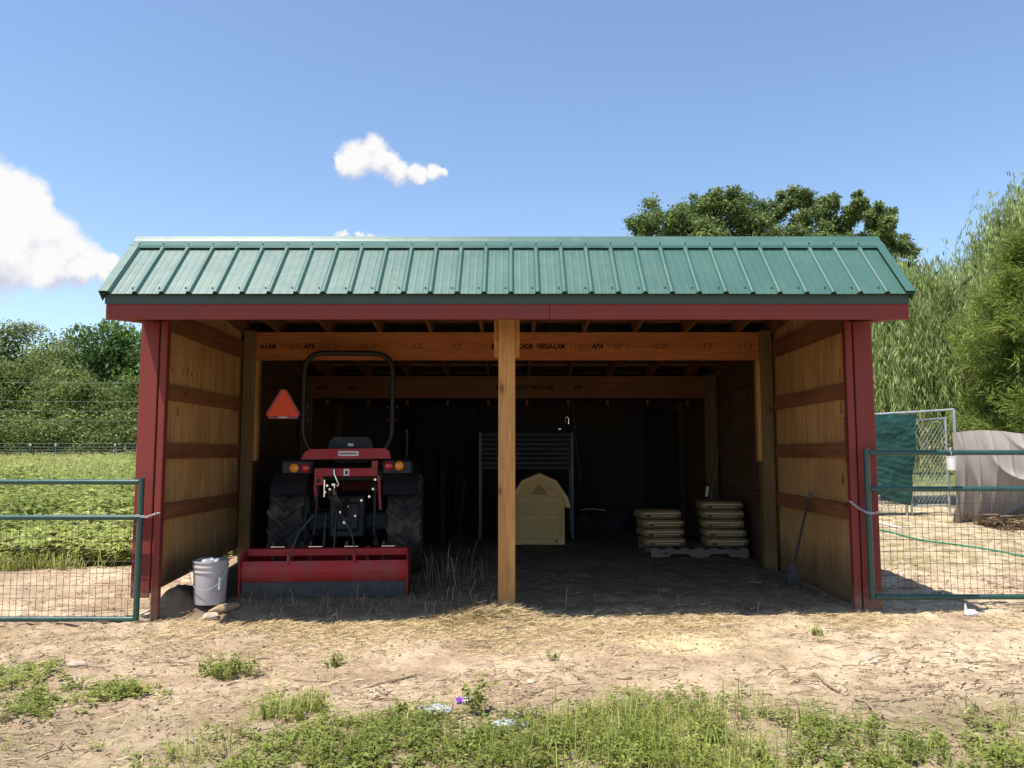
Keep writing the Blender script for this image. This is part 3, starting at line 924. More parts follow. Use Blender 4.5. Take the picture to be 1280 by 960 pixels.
def chain(points, parent, r=0.0075):
    pts = [Vector(p) for p in points]
    cum = [0]
    for a, b in zip(pts, pts[1:]): cum.append(cum[-1] + (b-a).length)
    def P(s):
        for i in range(len(pts)-1):
            if s <= cum[i+1] + 1e-9:
                return pts[i].lerp(pts[i+1], (s-cum[i])/max(1e-9, cum[i+1]-cum[i]))
        return pts[-1]
    mb = MB(); s_, i = 0.0, 0
    while s_ + 0.026 < cum[-1]:
        a, b = P(s_), P(s_+0.026)
        d = (b-a).normalized(); n = d.orthogonal().normalized()
        if i % 2: n = d.cross(n)
        c = (a+b)/2
        ring = [c + d*0.017*math.cos(t) + n*0.009*math.sin(t) for t in [2*math.pi*k/10 for k in range(11)]]
        mb.tube(ring, 0.0026, 5, False)
        s_ += 0.024; i += 1
    return mb.build('chain', GALV, parent, smooth=True)
YG = YF-0.105
gl = gate(-5.95, -3.165, YG, 0.000, 1.145, 0.845, -3.165, 'green tube gate standing among the weeds side beside the bucket corner', 0)
gr = gate(3.045, 5.95, YG+0.015, 0.180, 1.395, 1.085, 3.045, 'green tube gate closing the bare sand side by the pale tarp', 0)
gl['label'] = 'green tube and mesh gate standing before the tall weeds'
gr['label'] = 'green tube and mesh gate with a white cup hung on its rail'
chain([(-3.19, YG-0.03, 0.865), (-3.10, YG-0.03, 0.85), (-3.02, YF-0.02, 0.885)], gl)
chain([(2.915, YF-0.015, 0.98), (2.97, YG+0.03, 0.92), (3.02, YG-0.015, 0.885), (3.08, YG-0.015, 0.88), (3.17, YG, 0.915)], gr)
# white cup hung on the rail
c = empty('plastic_cup', (3.745, YG-0.015, 1.26), 'small white plastic cup hanging from the top rail of a gate', 'cup')
MB().lathe([(0.030, 0.0), (0.034, 0.004), (0.041, 0.112), (0.0425, 0.112), (0.0425, 0.118), (0.038, 0.118), (0.031, 0.008), (0.0, 0.008)], 16, (3.745, YG-0.03, 1.245)).build('cup', WHITEP, c, smooth=True)
MB().tube([(3.745, YG-0.03, 1.36), (3.752, YG-0.028, 1.39), (3.748, YG+0.012, 1.424), (3.742, YG+0.035, 1.40)], 0.003, 5).build('wire_hook', GALV, c)

# ------------------------------------------------------------------ tractor (local: axle centre on ground, nose towards +y)
tr = empty('tractor', (-1.80, 8.66, 0.065), 'red compact tractor with black roll bar seen from behind in the shed', 'tractor', rz=R(5))
def tyre(Rr, w, n=40, lugs=18):
    mb = MB()
    prof = [(Rr*0.58, -w*0.40), (Rr*0.66, -w*0.50), (Rr*0.80, -w*0.53), (Rr*0.90, -w*0.47), (Rr*0.935, -w*0.30), (Rr*0.945, 0), (Rr*0.935, w*0.30), (Rr*0.90, w*0.47), (Rr*0.80, w*0.53), (Rr*0.66, w*0.50), (Rr*0.58, w*0.40)]
    mb.lathe(prof, n, (0, 0, 0), 'x')
    mb.lathe([(Rr*0.58, w*0.40), (Rr*0.56, 0), (Rr*0.58, -w*0.40)], n, (0, 0, 0), 'x')
    for side in (-1, 1):
        for i in range(lugs):
            a0 = 2*math.pi*(i + (0.5 if side > 0 else 0))/lugs
            pts = [(0.0, -0.02*side), (0.16, 0.25*w*side), (0.30, 0.53*w*side)]
            half = 0.055
            vs = []
            for j, (da, x) in enumerate(pts):
                ra_, rb_ = (Rr*0.90, Rr*1.0) if j < 2 else (Rr*0.78, Rr*0.93)
                for e in (-half, half):
                    for rr_ in (ra_, rb_):
                        t_ = a0 - da + e*(1 if j else 0.8)
                        vs.append((x, rr_*math.cos(t_), rr_*math.sin(t_)))
            fs = []
            for j in range(2):
                b = j*4
                fs += [(b, b+1, b+5, b+4), (b+1, b+3, b+7, b+5), (b+3, b+2, b+6, b+7), (b+2, b, b+4, b+6)]
            fs += [(0, 2, 3, 1), (8, 9, 11, 10)]
            mb.add(vs, fs)
    return mb
def wheel(name, x, y, Rr, w, rimmat):
    e = bpy.data.objects.new(name, None); link(e, tr); e.location = (x, y, Rr); e.empty_display_size = 0.1
    tyre(Rr, w, 40, 18 if Rr > 0.5 else 14).build('tyre', RUBBER, e, local=True, smooth=35)
    rm = MB().lathe([(Rr*0.575, -w*0.36), (Rr*0.52, -w*0.30), (Rr*0.50, 0), (Rr*0.2, 0.02), (Rr*0.16, 0.05), (0.001, 0.05)], 28, (0, 0, 0), 'x')
    rm.lathe([(Rr*0.575, w*0.36), (Rr*0.52, w*0.30), (Rr*0.50, 0)], 28, (0, 0, 0), 'x')
    rm.build('rim', rimmat, e, local=True, smooth=True)
    return e
RIM = plain('rim_paint', (0.35, 0.34, 0.33), 0.4, 0.2, 0.15, 6, 0.1)
for s_ in (-1, 1):
    wheel('rear_wheel', s_*0.615, 0, 0.56, 0.34, RIM)
    wheel('front_wheel', s_*0.56, 1.62, 0.35, 0.24, RIM)
def tp(name, mb, mat, smooth=False, label=None):
    return mb.build(name, mat, tr, smooth=smooth, local=True, label=label)
b = MB()
b.box((-0.19, -0.30, 0.42), (0.19, 1.0, 0.86), 0.02).box((-0.46, -0.10, 0.46), (0.46, 0.10, 0.68), 0.03).box((-0.13, -0.36, 0.50), (0.13, -0.29, 0.80), 0.02)
b.box((-0.17, 0.9, 0.45), (0.17, 1.9, 0.75), 0.02).box((-0.5, 1.56, 0.33), (0.5, 1.68, 0.42), 0.02)
tp('transmission', b, CAST)
b = MB()
for (x, z, r_) in ((-0.10, 0.72, 0.03), (0.11, 0.70, 0.028), (0.0, 0.60, 0.055), (-0.14, 0.58, 0.022), (0.15, 0.57, 0.02)):
    b.lathe([(r_, -0.385), (r_, -0.355)], 12, (x, 0, z), 'y', True)
tp('housing_cover', b, CAST)
b = MB()
b.lathe([(0.018, -0.50), (0.018, -0.36)], 10, (0, 0, 0.60), 'y', True)
for (x, y, z) in ((-0.20, -0.40, 0.98), (-0.17, -0.41, 0.94), (-0.14, -0.40, 0.99), (-0.22, -0.40, 0.91), (-0.11, -0.42, 0.90), (0.02, -0.40, 0.76), (-0.06, -0.40, 0.70), (0.16, -0.38, 0.82), (0.24, -0.36, 0.86), (0.1, -0.4, 0.66), (0.28, -0.36, 0.94), (0.3, -0.36, 1.04)):
    b.lathe([(0.013, -0.012), (0.013, 0.02)], 8, (x, y, z), 'y', True)
b.box((-0.235, -0.41, 0.86), (-0.222, -0.395, 1.04)).box((-0.128, -0.41, 0.88), (-0.118, -0.395, 1.0))
tp('hydraulic_fittings', b, CHROME)
b = MB()
for dx in (-0.19, -0.15, -0.12):
    b.tube([(dx, -0.40, 0.95), (dx+0.03, -0.47, 0.86), (dx+0.10, -0.44, 0.76), (dx+0.14, -0.36, 0.62)], 0.012, 7)
tp('hydraulic_hose', b, RUBBER, True)
# floor plate / platform and fenders
b = MB(); b.box((-0.46, 0.30, 0.66), (0.46, 1.0, 0.70), 0.01).box((-0.40, -0.18, 1.00), (0.40, 0.35, 1.18), 0.03)
tp('platform', b, BLACK)
for s_ in (-1, 1):
    b = MB()
    arc = [(0.66*math.cos(R(a)), 0.56+0.66*math.sin(R(a))) for a in range(30, 151, 12)]
    arc2 = [(0.63*math.cos(R(a)), 0.56+0.63*math.sin(R(a))) for a in range(150, 29, -12)]
    xa, xb = sorted((s_*0.40, s_*0.76))
    b.prism(arc+arc2, 'x', xa, xb)
    xa, xb = sorted((s_*0.36, s_*0.70))
    b.box((xa, -0.36, 1.085), (xb, -0.20, 1.255), 0.025)
    tp('fender', b, BLACK)
    for x, nme, cm in ((0.555, 'turn_lamp', 'amber_lens'), (0.440, 'tail_lamp', 'red_lens')):
        if cm not in MATS:
            plain(cm, (0.95, 0.30, 0.01) if cm == 'amber_lens' else (0.50, 0.015, 0.03), 0.2, 0, 0.1, 30, 0.15, 0.6, coat=0.6)
        lamp = tp(nme, MB().lathe([(0.050, -0.362), (0.050, -0.378), (0.044, -0.386), (0.030, -0.392), (0.028, -0.390), (0.012, -0.396), (0.0, -0.397)], 20, (s_*x, 0, 1.175 + (0.012 if s_ > 0 else -0.01)), 'y'), MATS[cm], True)
        MB().lathe([(0.057, -0.360), (0.057, -0.374), (0.051, -0.374)], 20, (s_*x, 0, 1.175 + (0.012 if s_ > 0 else -0.01)), 'y').build('lamp_ring', BLACK, lamp, local=True)
# red rear cowl, upper bracket with legs
b = MB()
b.prism([(-0.49, 1.255), (0.46, 1.265), (0.44, 1.345), (0.40, 1.375), (-0.40, 1.365), (-0.46, 1.330)], 'y', -0.33, -0.22)
cowl = tp('rear_cowl', b, TRED, 30)
pl = MB().box((-0.10, -0.3335, 1.292), (0.115, -0.3305, 1.345)).build('decal', WHITEP, cowl, local=True)
b = MB()
b.box((-0.34, -0.40, 1.075), (0.33, -0.37, 1.165), 0.006).box((-0.34, -0.405, 0.98), (-0.24, -0.371, 1.08), 0.006)
b.box((0.26, -0.40, 1.16), (0.33, -0.372, 1.245), 0.006)
b.prism([(-0.345, 0.98), (-0.315, 0.98), (-0.285, 0.72), (-0.305, 0.72)], 'y', -0.40, -0.372)
b.prism([(0.325, 1.08), (0.355, 1.08), (0.375, 0.72), (0.350, 0.72)], 'y', -0.40, -0.372)
br = tp('hitch_bracket', b, TRED)
MB().lathe([(0.024, -0.4075), (0.024, -0.404)], 14, (-0.29, 0, 1.03), 'y', True).build('pin_hole', BLACK, br, local=True)
MB().box((-0.03, -0.4035, 1.085), (0.030, -0.4005, 1.155)).build('decal', WHITEP, br, local=True)
MB().box((-0.012, -0.4055, 1.10), (0.012, -0.4040, 1.135)).build('decal_print', INK, br, local=True)
dm = MB()
for i in range(9):
    dm.box((-0.088+i*0.021, -0.3348, 1.307), (-0.075+i*0.021, -0.3338, 1.330))
dm.build('decal_print', INKF, cowl, local=True)
tp('lynch_pin', MB().tube([(-0.13, -0.415, 1.15), (-0.125, -0.42, 1.10), (-0.09, -0.42, 1.02), (-0.075, -0.42, 0.99), (-0.085, -0.42, 0.975), (-0.10, -0.42, 0.985)], 0.007, 6), CHROME, True)
# seat
b = MB()
b.box((-0.23, -0.02, 1.18), (0.23, 0.42, 1.28), 0.04)
b.prism([(-0.25, 1.25), (0.25, 1.25), (0.24, 1.44), (0.19, 1.50), (-0.19, 1.50), (-0.24, 1.44)], 'y', -0.08, 0.02)
seat = tp('seat', b, BLACK, 30)
MB().box((-0.03, -0.0835, 1.40), (0.03, -0.081, 1.43)).build('seat_tag', WHITEP, seat, local=True)
# roll bar
pts = []
def roll(s_):
    return [(s_*0.36-0.04, -0.05, 1.26), (s_*0.41-0.04, -0.05, 1.36), (s_*0.475-0.04, -0.05, 1.48), (s_*0.49-0.04, -0.05, 1.56), (s_*0.49-0.04, -0.05, 2.22), (s_*0.48-0.04, -0.05, 2.31), (s_*0.44-0.04, -0.05, 2.385), (s_*0.37-0.04, -0.05, 2.43), (s_*0.28-0.04, -0.05, 2.445)]
ropts = roll(-1) + roll(1)[::-1]
rb = tp('roll_bar', MB().tube(ropts, 0.030, 10), BLACK, True)
bt = MB()
for s_ in (-1, 1):
    for z in (1.70, 1.84):
        bt.lathe([(0.010, s_*0.49-0.102), (0.010, s_*0.49-0.085)], 6, (0, -0.05, z), 'x', True)
        bt.lathe([(0.010, s_*0.49+0.005), (0.010, s_*0.49+0.022)], 6, (0, -0.05, z), 'x', True)
bt.build('bolts', CHROME, rb, local=True)
# hood, steering wheel, lever
tp('hood', MB().box((-0.27, 0.95, 0.78), (0.27, 2.05, 1.22), 0.05), TRED)
tp('steering_wheel', MB().tube([(0.18*math.cos(t), 0.72+0.06*math.sin(t), 1.30+0.17*math.sin(t)) for t in [2*math.pi*i/20 for i in range(21)]], 0.014, 7, False).tube([(0, 0.72, 1.30), (0, 0.95, 1.1)], 0.02, 7), BLACK, True)
tp('control_lever', MB().tube([(0.60, 0.05, 1.22), (0.62, 0.05, 1.40), (0.61, 0.05, 1.55)], 0.010, 6).box((0.595, 0.03, 1.52), (0.63, 0.07, 1.60), 0.012), CAST)
# slow moving vehicle triangle on its arm
def tri(size, cut, zc, xc):
    """triangle with clipped corners, apex up, in (x,z)"""
    A = [Vector((0, size*0.60)), Vector((-size*0.52, -size*0.30)), Vector((size*0.52, -size*0.30))]
    out = []
    for i in range(3):
        p, q_, r_ = A[i], A[(i-1) % 3], A[(i+1) % 3]
        for w_ in (q_, r_):
            d = (w_-p).normalized()
            out.append((xc+(p+d*cut).x, zc+(p+d*cut).y))
    return out
FLUO = plain('fluorescent_orange_red', (1.0, 0.075, 0.012), 0.5, 0, 0.05, 30, 0.05)
DRED = plain('reflective_red', (0.30, 0.010, 0.012), 0.3, 0, 0.1, 30, 0.05)
sg = tp('warning_triangle', MB().prism(tri(0.42, 0.065, 1.825, -0.735), 'y', -0.130, -0.124), DRED, label='red and orange slow vehicle triangle beside the roll bar')
MB().prism(tri(0.33, 0.0, 1.830, -0.735), 'y', -0.1335, -0.1305).build('orange_center', FLUO, sg, local=True)
MB().box((-0.785, -0.1325, 1.708), (-0.685, -0.1305, 1.722)).build('maker_strip', WHITEP, sg, local=True)
MB().tube([(-0.735, -0.120, 1.80), (-0.66, -0.09, 1.76), (-0.53, -0.05, 1.74)], 0.012, 7).build('sign_bracket', BLACK, tr, local=True)
# lower lift arms
for s_ in (-1, 1):
    tp('lift_arm', MB().tube([(s_*0.24, -0.05, 0.50), (s_*0.33, -0.55, 0.46), (s_*0.36, -0.88, 0.42)], [0.03, 0.028, 0.026], 8), CAST, True)
    tp('lift_rod', MB().tube([(s_*0.30, -0.35, 0.98), (s_*0.31, -0.52, 0.48)], 0.016, 7), CAST, True)
tp('top_link', MB().tube([(0.02, -0.38, 0.86), (0.02, -0.82, 0.66)], 0.022, 8), CAST, True)

# ------------------------------------------------------------------ box blade behind the tractor
bb = empty('box_blade', (-1.735, 7.24, 0.050), 'red box scraper blade hitched behind the tractor with a dark worn cutting edge', 'box blade', rz=R(4.5))
def bp(name, mb, mat, smooth=False):
    return mb.build(name, mat, bb, smooth=smooth, local=True)
HW = 0.765
for s_ in (-1, 1):
    xa, xb = sorted((s_*HW, s_*(HW-0.012)))
    bp('side_plate', MB().prism([(-0.035, 0.03), (-0.045, 0.34), (0.05, 0.40), (0.30, 0.43), (0.50, 0.42), (0.52, 0.03)], 'x', xa, xb), BRED)
def mold(y0, flip):
    pr = [(y0+flip*d, z) for d, z in ((0.015, 0.150), (-0.004, 0.20), (-0.012, 0.25), (-0.006, 0.30), (0.012, 0.345))]
    pr2 = [(p[0]+0.009, p[1]) for p in pr[::-1]]
    return MB().prism(pr+pr2, 'x', -HW+0.013, HW-0.013)
bp('rear_moldboard', mold(0.0, 1), BRED)
bp('front_moldboard', mold(0.42, -1), BRED)
ce = bp('cutting_edge', MB().prism([(0.020, 0.015), (0.008, 0.015), (-0.010, 0.158), (0.003, 0.158)], 'x', -HW+0.02, HW-0.02), EDGE)
for i in range(5):
    MB().lathe([(0.016, -0.012), (0.014, 0.004)], 8, (-0.60+i*0.30, -0.006, 0.088), 'y', True).build('bolt', EDGE, ce, local=True)
bp('tool_bar', MB().box((-HW+0.013, 0.20, 0.365), (HW-0.013, 0.29, 0.435), 0.006), BRED)
for x in (-0.52, -0.17, 0.17, 0.52):
    sh = bp('shank', MB().box((x-0.014, 0.225, 0.12), (x+0.014, 0.265, 0.50), 0.004), CAST)
    MB().tube([(x-0.02, 0.215, 0.452), (x+0.11, 0.215, 0.452)], 0.006, 6).build('shank_pin', CHROME, sh, local=True)
for x, xt in ((-0.33, -0.17), (0.27, 0.10)):
    bp('brace_rod', MB().tube([(x, 0.01, 0.33), (x+0.01, 0.02, 0.40), (x*0.7+xt*0.3, 0.20, 0.58), (xt, 0.34, 0.74)], 0.008, 7), DULLG, True)
    bp('brace_lug', MB().box((x-0.012, -0.012, 0.325), (x+0.012, 0.03, 0.405), 0.004), BRED)
for s_ in (-1, 1):
    bp('mast_plate', MB().prism([(0.20, 0.42), (0.34, 0.42), (0.40, 0.74), (0.34, 0.76)], 'x', s_*0.05-0.006, s_*0.05+0.006), CAST)
    bp('hitch_clevis', MB().box((s_*0.36-0.02, 0.30, 0.28), (s_*0.36+0.02, 0.41, 0.44), 0.006), BRED)

# ------------------------------------------------------------------ bucket
bz = float(ground_z(-2.70, 7.02))
bk = empty('bucket', (-2.700, 7.02, bz), 'white plastic bucket of scrap bags on the ground just inside the shed corner', 'bucket')
b = MB()
b.lathe([(0.0, 0.004), (0.126, 0.004), (0.132, 0.0), (0.134, 0.01), (0.146, 0.275), (0.152, 0.277), (0.152, 0.290), (0.147, 0.293), (0.148, 0.318), (0.154, 0.320), (0.154, 0.333), (0.149, 0.336), (0.150, 0.362), (0.156, 0.366), (0.155, 0.376), (0.147, 0.376), (0.144, 0.34), (0.130, 0.012), (0.0, 0.012)], 32, (-2.700, 7.02, bz))
b.build('pail', BUCKETP, bk, smooth=35)
b = MB()
hp = []
for i in range(15):
    t = math.pi*i/14
    hp.append((-2.700+0.158*math.cos(t), 7.02-0.06-0.125*math.sin(t)*0.8, bz+0.30-0.165*math.sin(t)))
b.tube(hp, 0.0028, 5)
b.build('handle', GALV, bk)
MB().tube([(-2.570, 6.885, bz+0.14), (-2.567, 6.885, bz+0.245)], 0.011, 8).build('handle_grip', WHITEP, bk, smooth=True)
def crumple(c, r, seed, mat, name, parent, squash=(1, 1, 0.7), sub=3):
    bm = bmesh.new()
    bmesh.ops.create_icosphere(bm, subdivisions=sub, radius=1.0)
    rr = np.random.default_rng(seed)
    o1, o2 = rr.random(2)*50
    for v in bm.verts:
        n = float(fbm(np.array([v.co.x*1.7+o1+v.co.z]), np.array([v.co.y*1.7+o2-v.co.z*0.7]), 4)[0])
        n += 0.45*(abs(float(vnoise(np.array([v.co.x*3.1+o2+v.co.z*2.0]), np.array([v.co.y*3.1+o1-v.co.z*1.4]))[0])-0.5))
        k_ = 0.50 + 0.80*n
        v.co = Vector((v.co.x*r*squash[0]*k_, v.co.y*r*squash[1]*k_, v.co.z*r*squash[2]*k_))
    mb = MB()
    bm.verts.index_update()
    mb.add([v.co + Vector(c) for v in bm.verts], [tuple(v.index for v in f.verts) for f in bm.faces])
    bm.free()
    return mb.build(name, mat, parent, smooth=24)
BAGP = plain('grey_bag_plastic', (0.34, 0.35, 0.38), 0.35, 0, 0.2, 18, 0.4)
crumple((-2.735, 7.00, bz+0.350), 0.075, 5, BAGP, 'bag', bk, (1, 0.9, 0.75))
crumple((-2.64, 7.03, bz+0.350), 0.06, 8, BAGP, 'bag', bk, (1.2, 0.9, 0.6))

# ------------------------------------------------------------------ sacks on a pallet
PALW = wood('pallet_wood', (0.27, 0.22, 0.17), (0.16, 0.13, 0.10), 'x', 15)
PX, PYY = 2.315, 9.62
pz = float(ground_z(PX, PYY))-0.005
pal = empty('pallet', (PX, PYY, pz), 'worn pale wooden pallet under the two stacks of sacks', 'pallet')
for y in (0.0, 0.46, 0.92):
    poly = [(-0.60, 0.018), (-0.60, 0.108), (0.60, 0.108), (0.60, 0.018), (0.38, 0.018), (0.35, 0.052), (0.14, 0.052), (0.11, 0.018), (-0.11, 0.018), (-0.14, 0.052), (-0.35, 0.052), (-0.38, 0.018)]
    MB().prism([(PX+p[0], pz+p[1]) for p in poly], 'y', PYY+y, PYY+y+0.038).build('stringer', PALW, pal)
sl0 = None
for i in range(7):
    x = PX-0.60+i*0.183
    o = MB().box((x, PYY-0.012, pz+0.1095), (x+0.095, PYY+0.98, pz+0.126), 0.002).build('deck_board', PALW, pal)
for x in (-0.60, -0.05, 0.505):
    MB().box((PX+x, PYY-0.01, pz+0.001), (PX+x+0.095, PYY+0.97, pz+0.017)).build('bottom_board', PALW, pal)
SACK = plain('sack_paper', (0.25, 0.160, 0.075), 0.6, 0, 0.15, 7, 0.35, 0.3, dirt=(0.18, 0.12, 0.06), dirt_amt=0.45)
SACKD = plain('sack_print_dark', (0.060, 0.050, 0.034), 0.7, 0, 0.4, 25, 0.1, dirt=(0.22, 0.15, 0.07), dirt_amt=0.5)
SACKY = plain('sack_print_pale', (0.62, 0.50, 0.27), 0.6, 0, 0.15, 12, 0.1)
def sack_mesh(seed, w=0.54, d=0.42, h=0.118):
    bm = bmesh.new()
    bmesh.ops.create_cube(bm, size=2.0)
    bmesh.ops.subdivide_edges(bm, edges=list(bm.edges), cuts=9, use_grid_fill=True)
    rr = np.random.default_rng(seed); o1, o2 = rr.random(2)*40
    for v in bm.verts:
        x, y, z = v.co
        ex = (1-abs(x)**5)*0.5+0.5; ey = (1-abs(y)**5)*0.5+0.5
        zz = z*(1-0.24*abs(x)**5)*(1-0.20*abs(y)**6)
        xx = x*(1-0.08*abs(y)**6-0.05*z*z); yy = y*(1-0.06*abs(x)**6-0.04*z*z)
        n = float(fbm(np.array([x*2.2+o1]), np.array([y*2.2+o2+z]), 3)[0])-0.5
        v.co = Vector((xx*w/2*(1+0.05*n), yy*d/2, zz*h/2*(1+0.32*n) + 0.010*n))
    me = bpy.data.meshes.new('sack')
    bm.to_mesh(me); bm.free()
    smooth_by_angle(me, 60)
    me.materials.append(SACK)
    return me
SMESH = [sack_mesh(s) for s in (1, 2, 3)]
def sack(x, y, z, rz, i, label, h=0.118):
    o = bpy.data.objects.new('sack', SMESH[i % 3])
    o.location = (x, y, z+h/2); o.rotation_euler = (0, 0, rz)
    link(o); tag(o, label, 'sack', 'yellow paper sacks stacked on the pallet')
    MB().box((-0.20, -0.2140, -0.034), (0.21, -0.2085, 0.000), 0.001).build('printed_panel', SACKD, o, local=True)
    MB().box((-0.22, -0.2125, 0.010), (0.22, -0.2070, 0.020), 0.001).build('stitched_seam', SACKY, o, local=True)
    lt = MB()
    rr = random.Random(i*7+3)
    xx = -0.135
    while xx < 0.17:
        ww = rr.uniform(0.012, 0.026)
        lt.box((xx, -0.2152, -0.022), (xx+ww, -0.2143, -0.008)); xx += ww+rr.uniform(0.006, 0.014)
    lt.build('print_marks', SACKY, o, local=True)
    return o
order = ['lowest', 'second lowest', 'third', 'fourth', 'topmost']
zt = pz+0.127
for i in range(4):
    nme = ['bottom sack of the shorter stack, on the pallet', 'sack second from the bottom of the shorter stack', 'sack just under the top of the shorter stack', 'top sack of the shorter four sack stack'][i]
    sack(PX-0.43+random.uniform(-.015, .015)-0.012*i, PYY+0.28+random.uniform(-.01, .01), zt+i*0.113, random.uniform(-.07, .07)+0.05, i, 'yellow paper '+nme)
for i in range(5):
    nme = ['bottom sack of the taller stack, on the pallet', 'sack second from the bottom of the taller stack', 'sack in the middle of the taller five sack stack', 'sack just under the top of the taller stack', 'top sack of the taller five sack stack'][i]
    sack(PX+0.36+random.uniform(-.015, .015)-0.010*i, PYY+0.25+random.uniform(-.01, .01), zt+i*0.113, random.uniform(-.07, .07)-0.02, i+1, 'yellow paper '+nme)

# ------------------------------------------------------------------ little barn shaped doghouse
DGX, DGY = 0.385, 11.0
dz0 = float(ground_z(DGX, DGY))
DOGW = plain('tan_board', (0.60, 0.385, 0.155), 0.7, 0, 0.14, 6, 0.2, 0.3)
DOGT = plain('pale_tan_trim', (0.68, 0.46, 0.20), 0.7, 0, 0.1, 6, 0.2, 0.3)
DOGR = plain('brown_shingle', (0.17, 0.09, 0.045), 0.85, 0, 0.3, 12, 0.4)
dg = empty('doghouse', (DGX, DGY, dz0), 'tan barn shaped doghouse with curved gambrel roof behind the middle post', 'doghouse')
outl = [(-0.36, 0.0), (0.36, 0.0), (0.36, 0.56), (0.335, 0.66), (0.20, 0.86), (0.0, 0.945), (-0.20, 0.86), (-0.335, 0.66), (-0.36, 0.56)]
MB().prism([(DGX+x, dz0+z) for x, z in outl], 'y', DGY, DGY+0.85).build('body', DOGW, dg)
arch = [(-0.445, 0.52), (-0.405, 0.66), (-0.245, 0.895), (0.0, 1.000), (0.245, 0.895), (0.405, 0.66), (0.445, 0.52)]
archi = [(0.375, 0.52), (0.340, 0.655), (0.205, 0.850), (0.0, 0.940), (-0.205, 0.850), (-0.340, 0.655), (-0.375, 0.52)]
MB().prism([(DGX+x, dz0+z) for x, z in arch+archi], 'y', DGY-0.035, DGY-0.002).build('gable_trim', DOGT, dg)
archo = [(x*1.01, z+0.012) for x, z in arch]
archj = [(0.364, 0.53), (0.339, 0.667), (0.204, 0.868), (0.0, 0.953), (-0.204, 0.868), (-0.339, 0.667), (-0.364, 0.53)]
MB().prism([(DGX+x, dz0+z) for x, z in archo+archj], 'y', DGY+0.002, DGY+0.90).build('roof', DOGR, dg)
for s_ in (-1, 1):
    xa, xb = sorted((DGX+s_*0.006, DGX+s_*0.27))
    dr = MB().box((xa, DGY-0.014, dz0+0.10), (xb, DGY-0.001, dz0+0.66), 0.003).build('door', DOGT, dg)
    d2 = MB()
    for a, b_ in (((xa+.02, .14), (xb-.02, .36)), ((xa+.02, .40), (xb-.02, .62))):
        d2.box((a[0], DGY-0.0165, dz0+a[1]), (b_[0], DGY-0.0145, dz0+b_[1]), 0.0008)
    d2.build('door_panel', DOGW, dr)
    MB().prism([(DGX+s_*0.02, dz0+0.665), (DGX+s_*0.05, dz0+0.665), (DGX+s_*0.09, dz0+0.62), (DGX+s_*0.09, dz0+0.59)], 'y', DGY-0.020, DGY-0.0168).build('door_brace', DOGW, dr)
MB().prism([(DGX-0.12, dz0+0.70), (DGX+0.12, dz0+0.70), (DGX, dz0+0.86)], 'y', DGY-0.012, DGY-0.001).build('gable_vent', plain('dull_tan_board', (0.36, 0.23, 0.095), 0.8, 0, 0.2, 9, 0.2), dg)
MB().box((DGX-0.355, DGY-0.018, dz0+0.004), (DGX+0.355, DGY-0.001, dz0+0.09), 0.003).build('base_board', DOGT, dg)
MB().box((DGX+0.23, DGY-0.021, dz0+0.03), (DGX+0.255, DGY-0.019, dz0+0.07)).build('latch', BLACK, dg)

# ------------------------------------------------------------------ slatted metal hay feeder behind the doghouse
fz = float(ground_z(0.2, 11.9))
hf = empty('hay_feeder', (0.22, 11.85, fz), 'dull galvanised rack with horizontal metal slats behind the doghouse', 'feeder')
for i in range(8):
    z = 1.135+i*0.072
    MB().prism([(11.80, z), (11.79, z+0.02), (11.80, z+0.045), (11.83, z+0.055), (11.835, z+0.045), (11.81, z+0.02)], 'x', -0.47, 0.905).build('slat', DULLG, hf)
for x in (-0.485, 0.92):
    MB().box((x-0.022, 11.81, fz-0.02), (x+0.022, 11.86, 1.70), 0.004).build('leg', DULLG, hf)
    MB().box((x-0.018, 12.30, fz-0.02), (x+0.018, 12.34, 1.45), 0.004).build('leg', DULLG, hf)
    MB().tube([(x, 11.84, 1.68), (x, 12.32, 1.44)], 0.016, 7).build('side_rail', DULLG, hf)

# strap with bright ring hanging by the back
hk = empty('hanging_strap', (0.93, 11.4, 1.72), 'dark strap with a bright metal ring hanging over the slatted rack', 'strap')
MB().tube([(0.90, 11.6, 2.45), (0.91, 11.58, 2.2), (0.93, 11.57, 1.93), (0.94, 11.57, 1.70), (0.99, 11.57, 1.35), (1.03, 11.58, 0.95)], 0.012, 6).build('strap', BLACK, hk)
MB().tube([(0.80, 11.55, 1.82), (0.80, 11.55, 1.90), (0.815, 11.55, 1.925), (0.835, 11.55, 1.925), (0.85, 11.55, 1.90), (0.85, 11.55, 1.82)], 0.008, 7).build('ring', CHROME, hk, smooth=True)
MB().box((0.69, 11.55, 1.735), (0.74, 11.57, 1.75), 0.004).build('buckle', CHROME, hk)
MB().tube([(0.825, 11.56, 1.93), (0.87, 11.57, 2.15), (0.90, 11.6, 2.45)], 0.008, 6).build('cord', BLACK, hk)

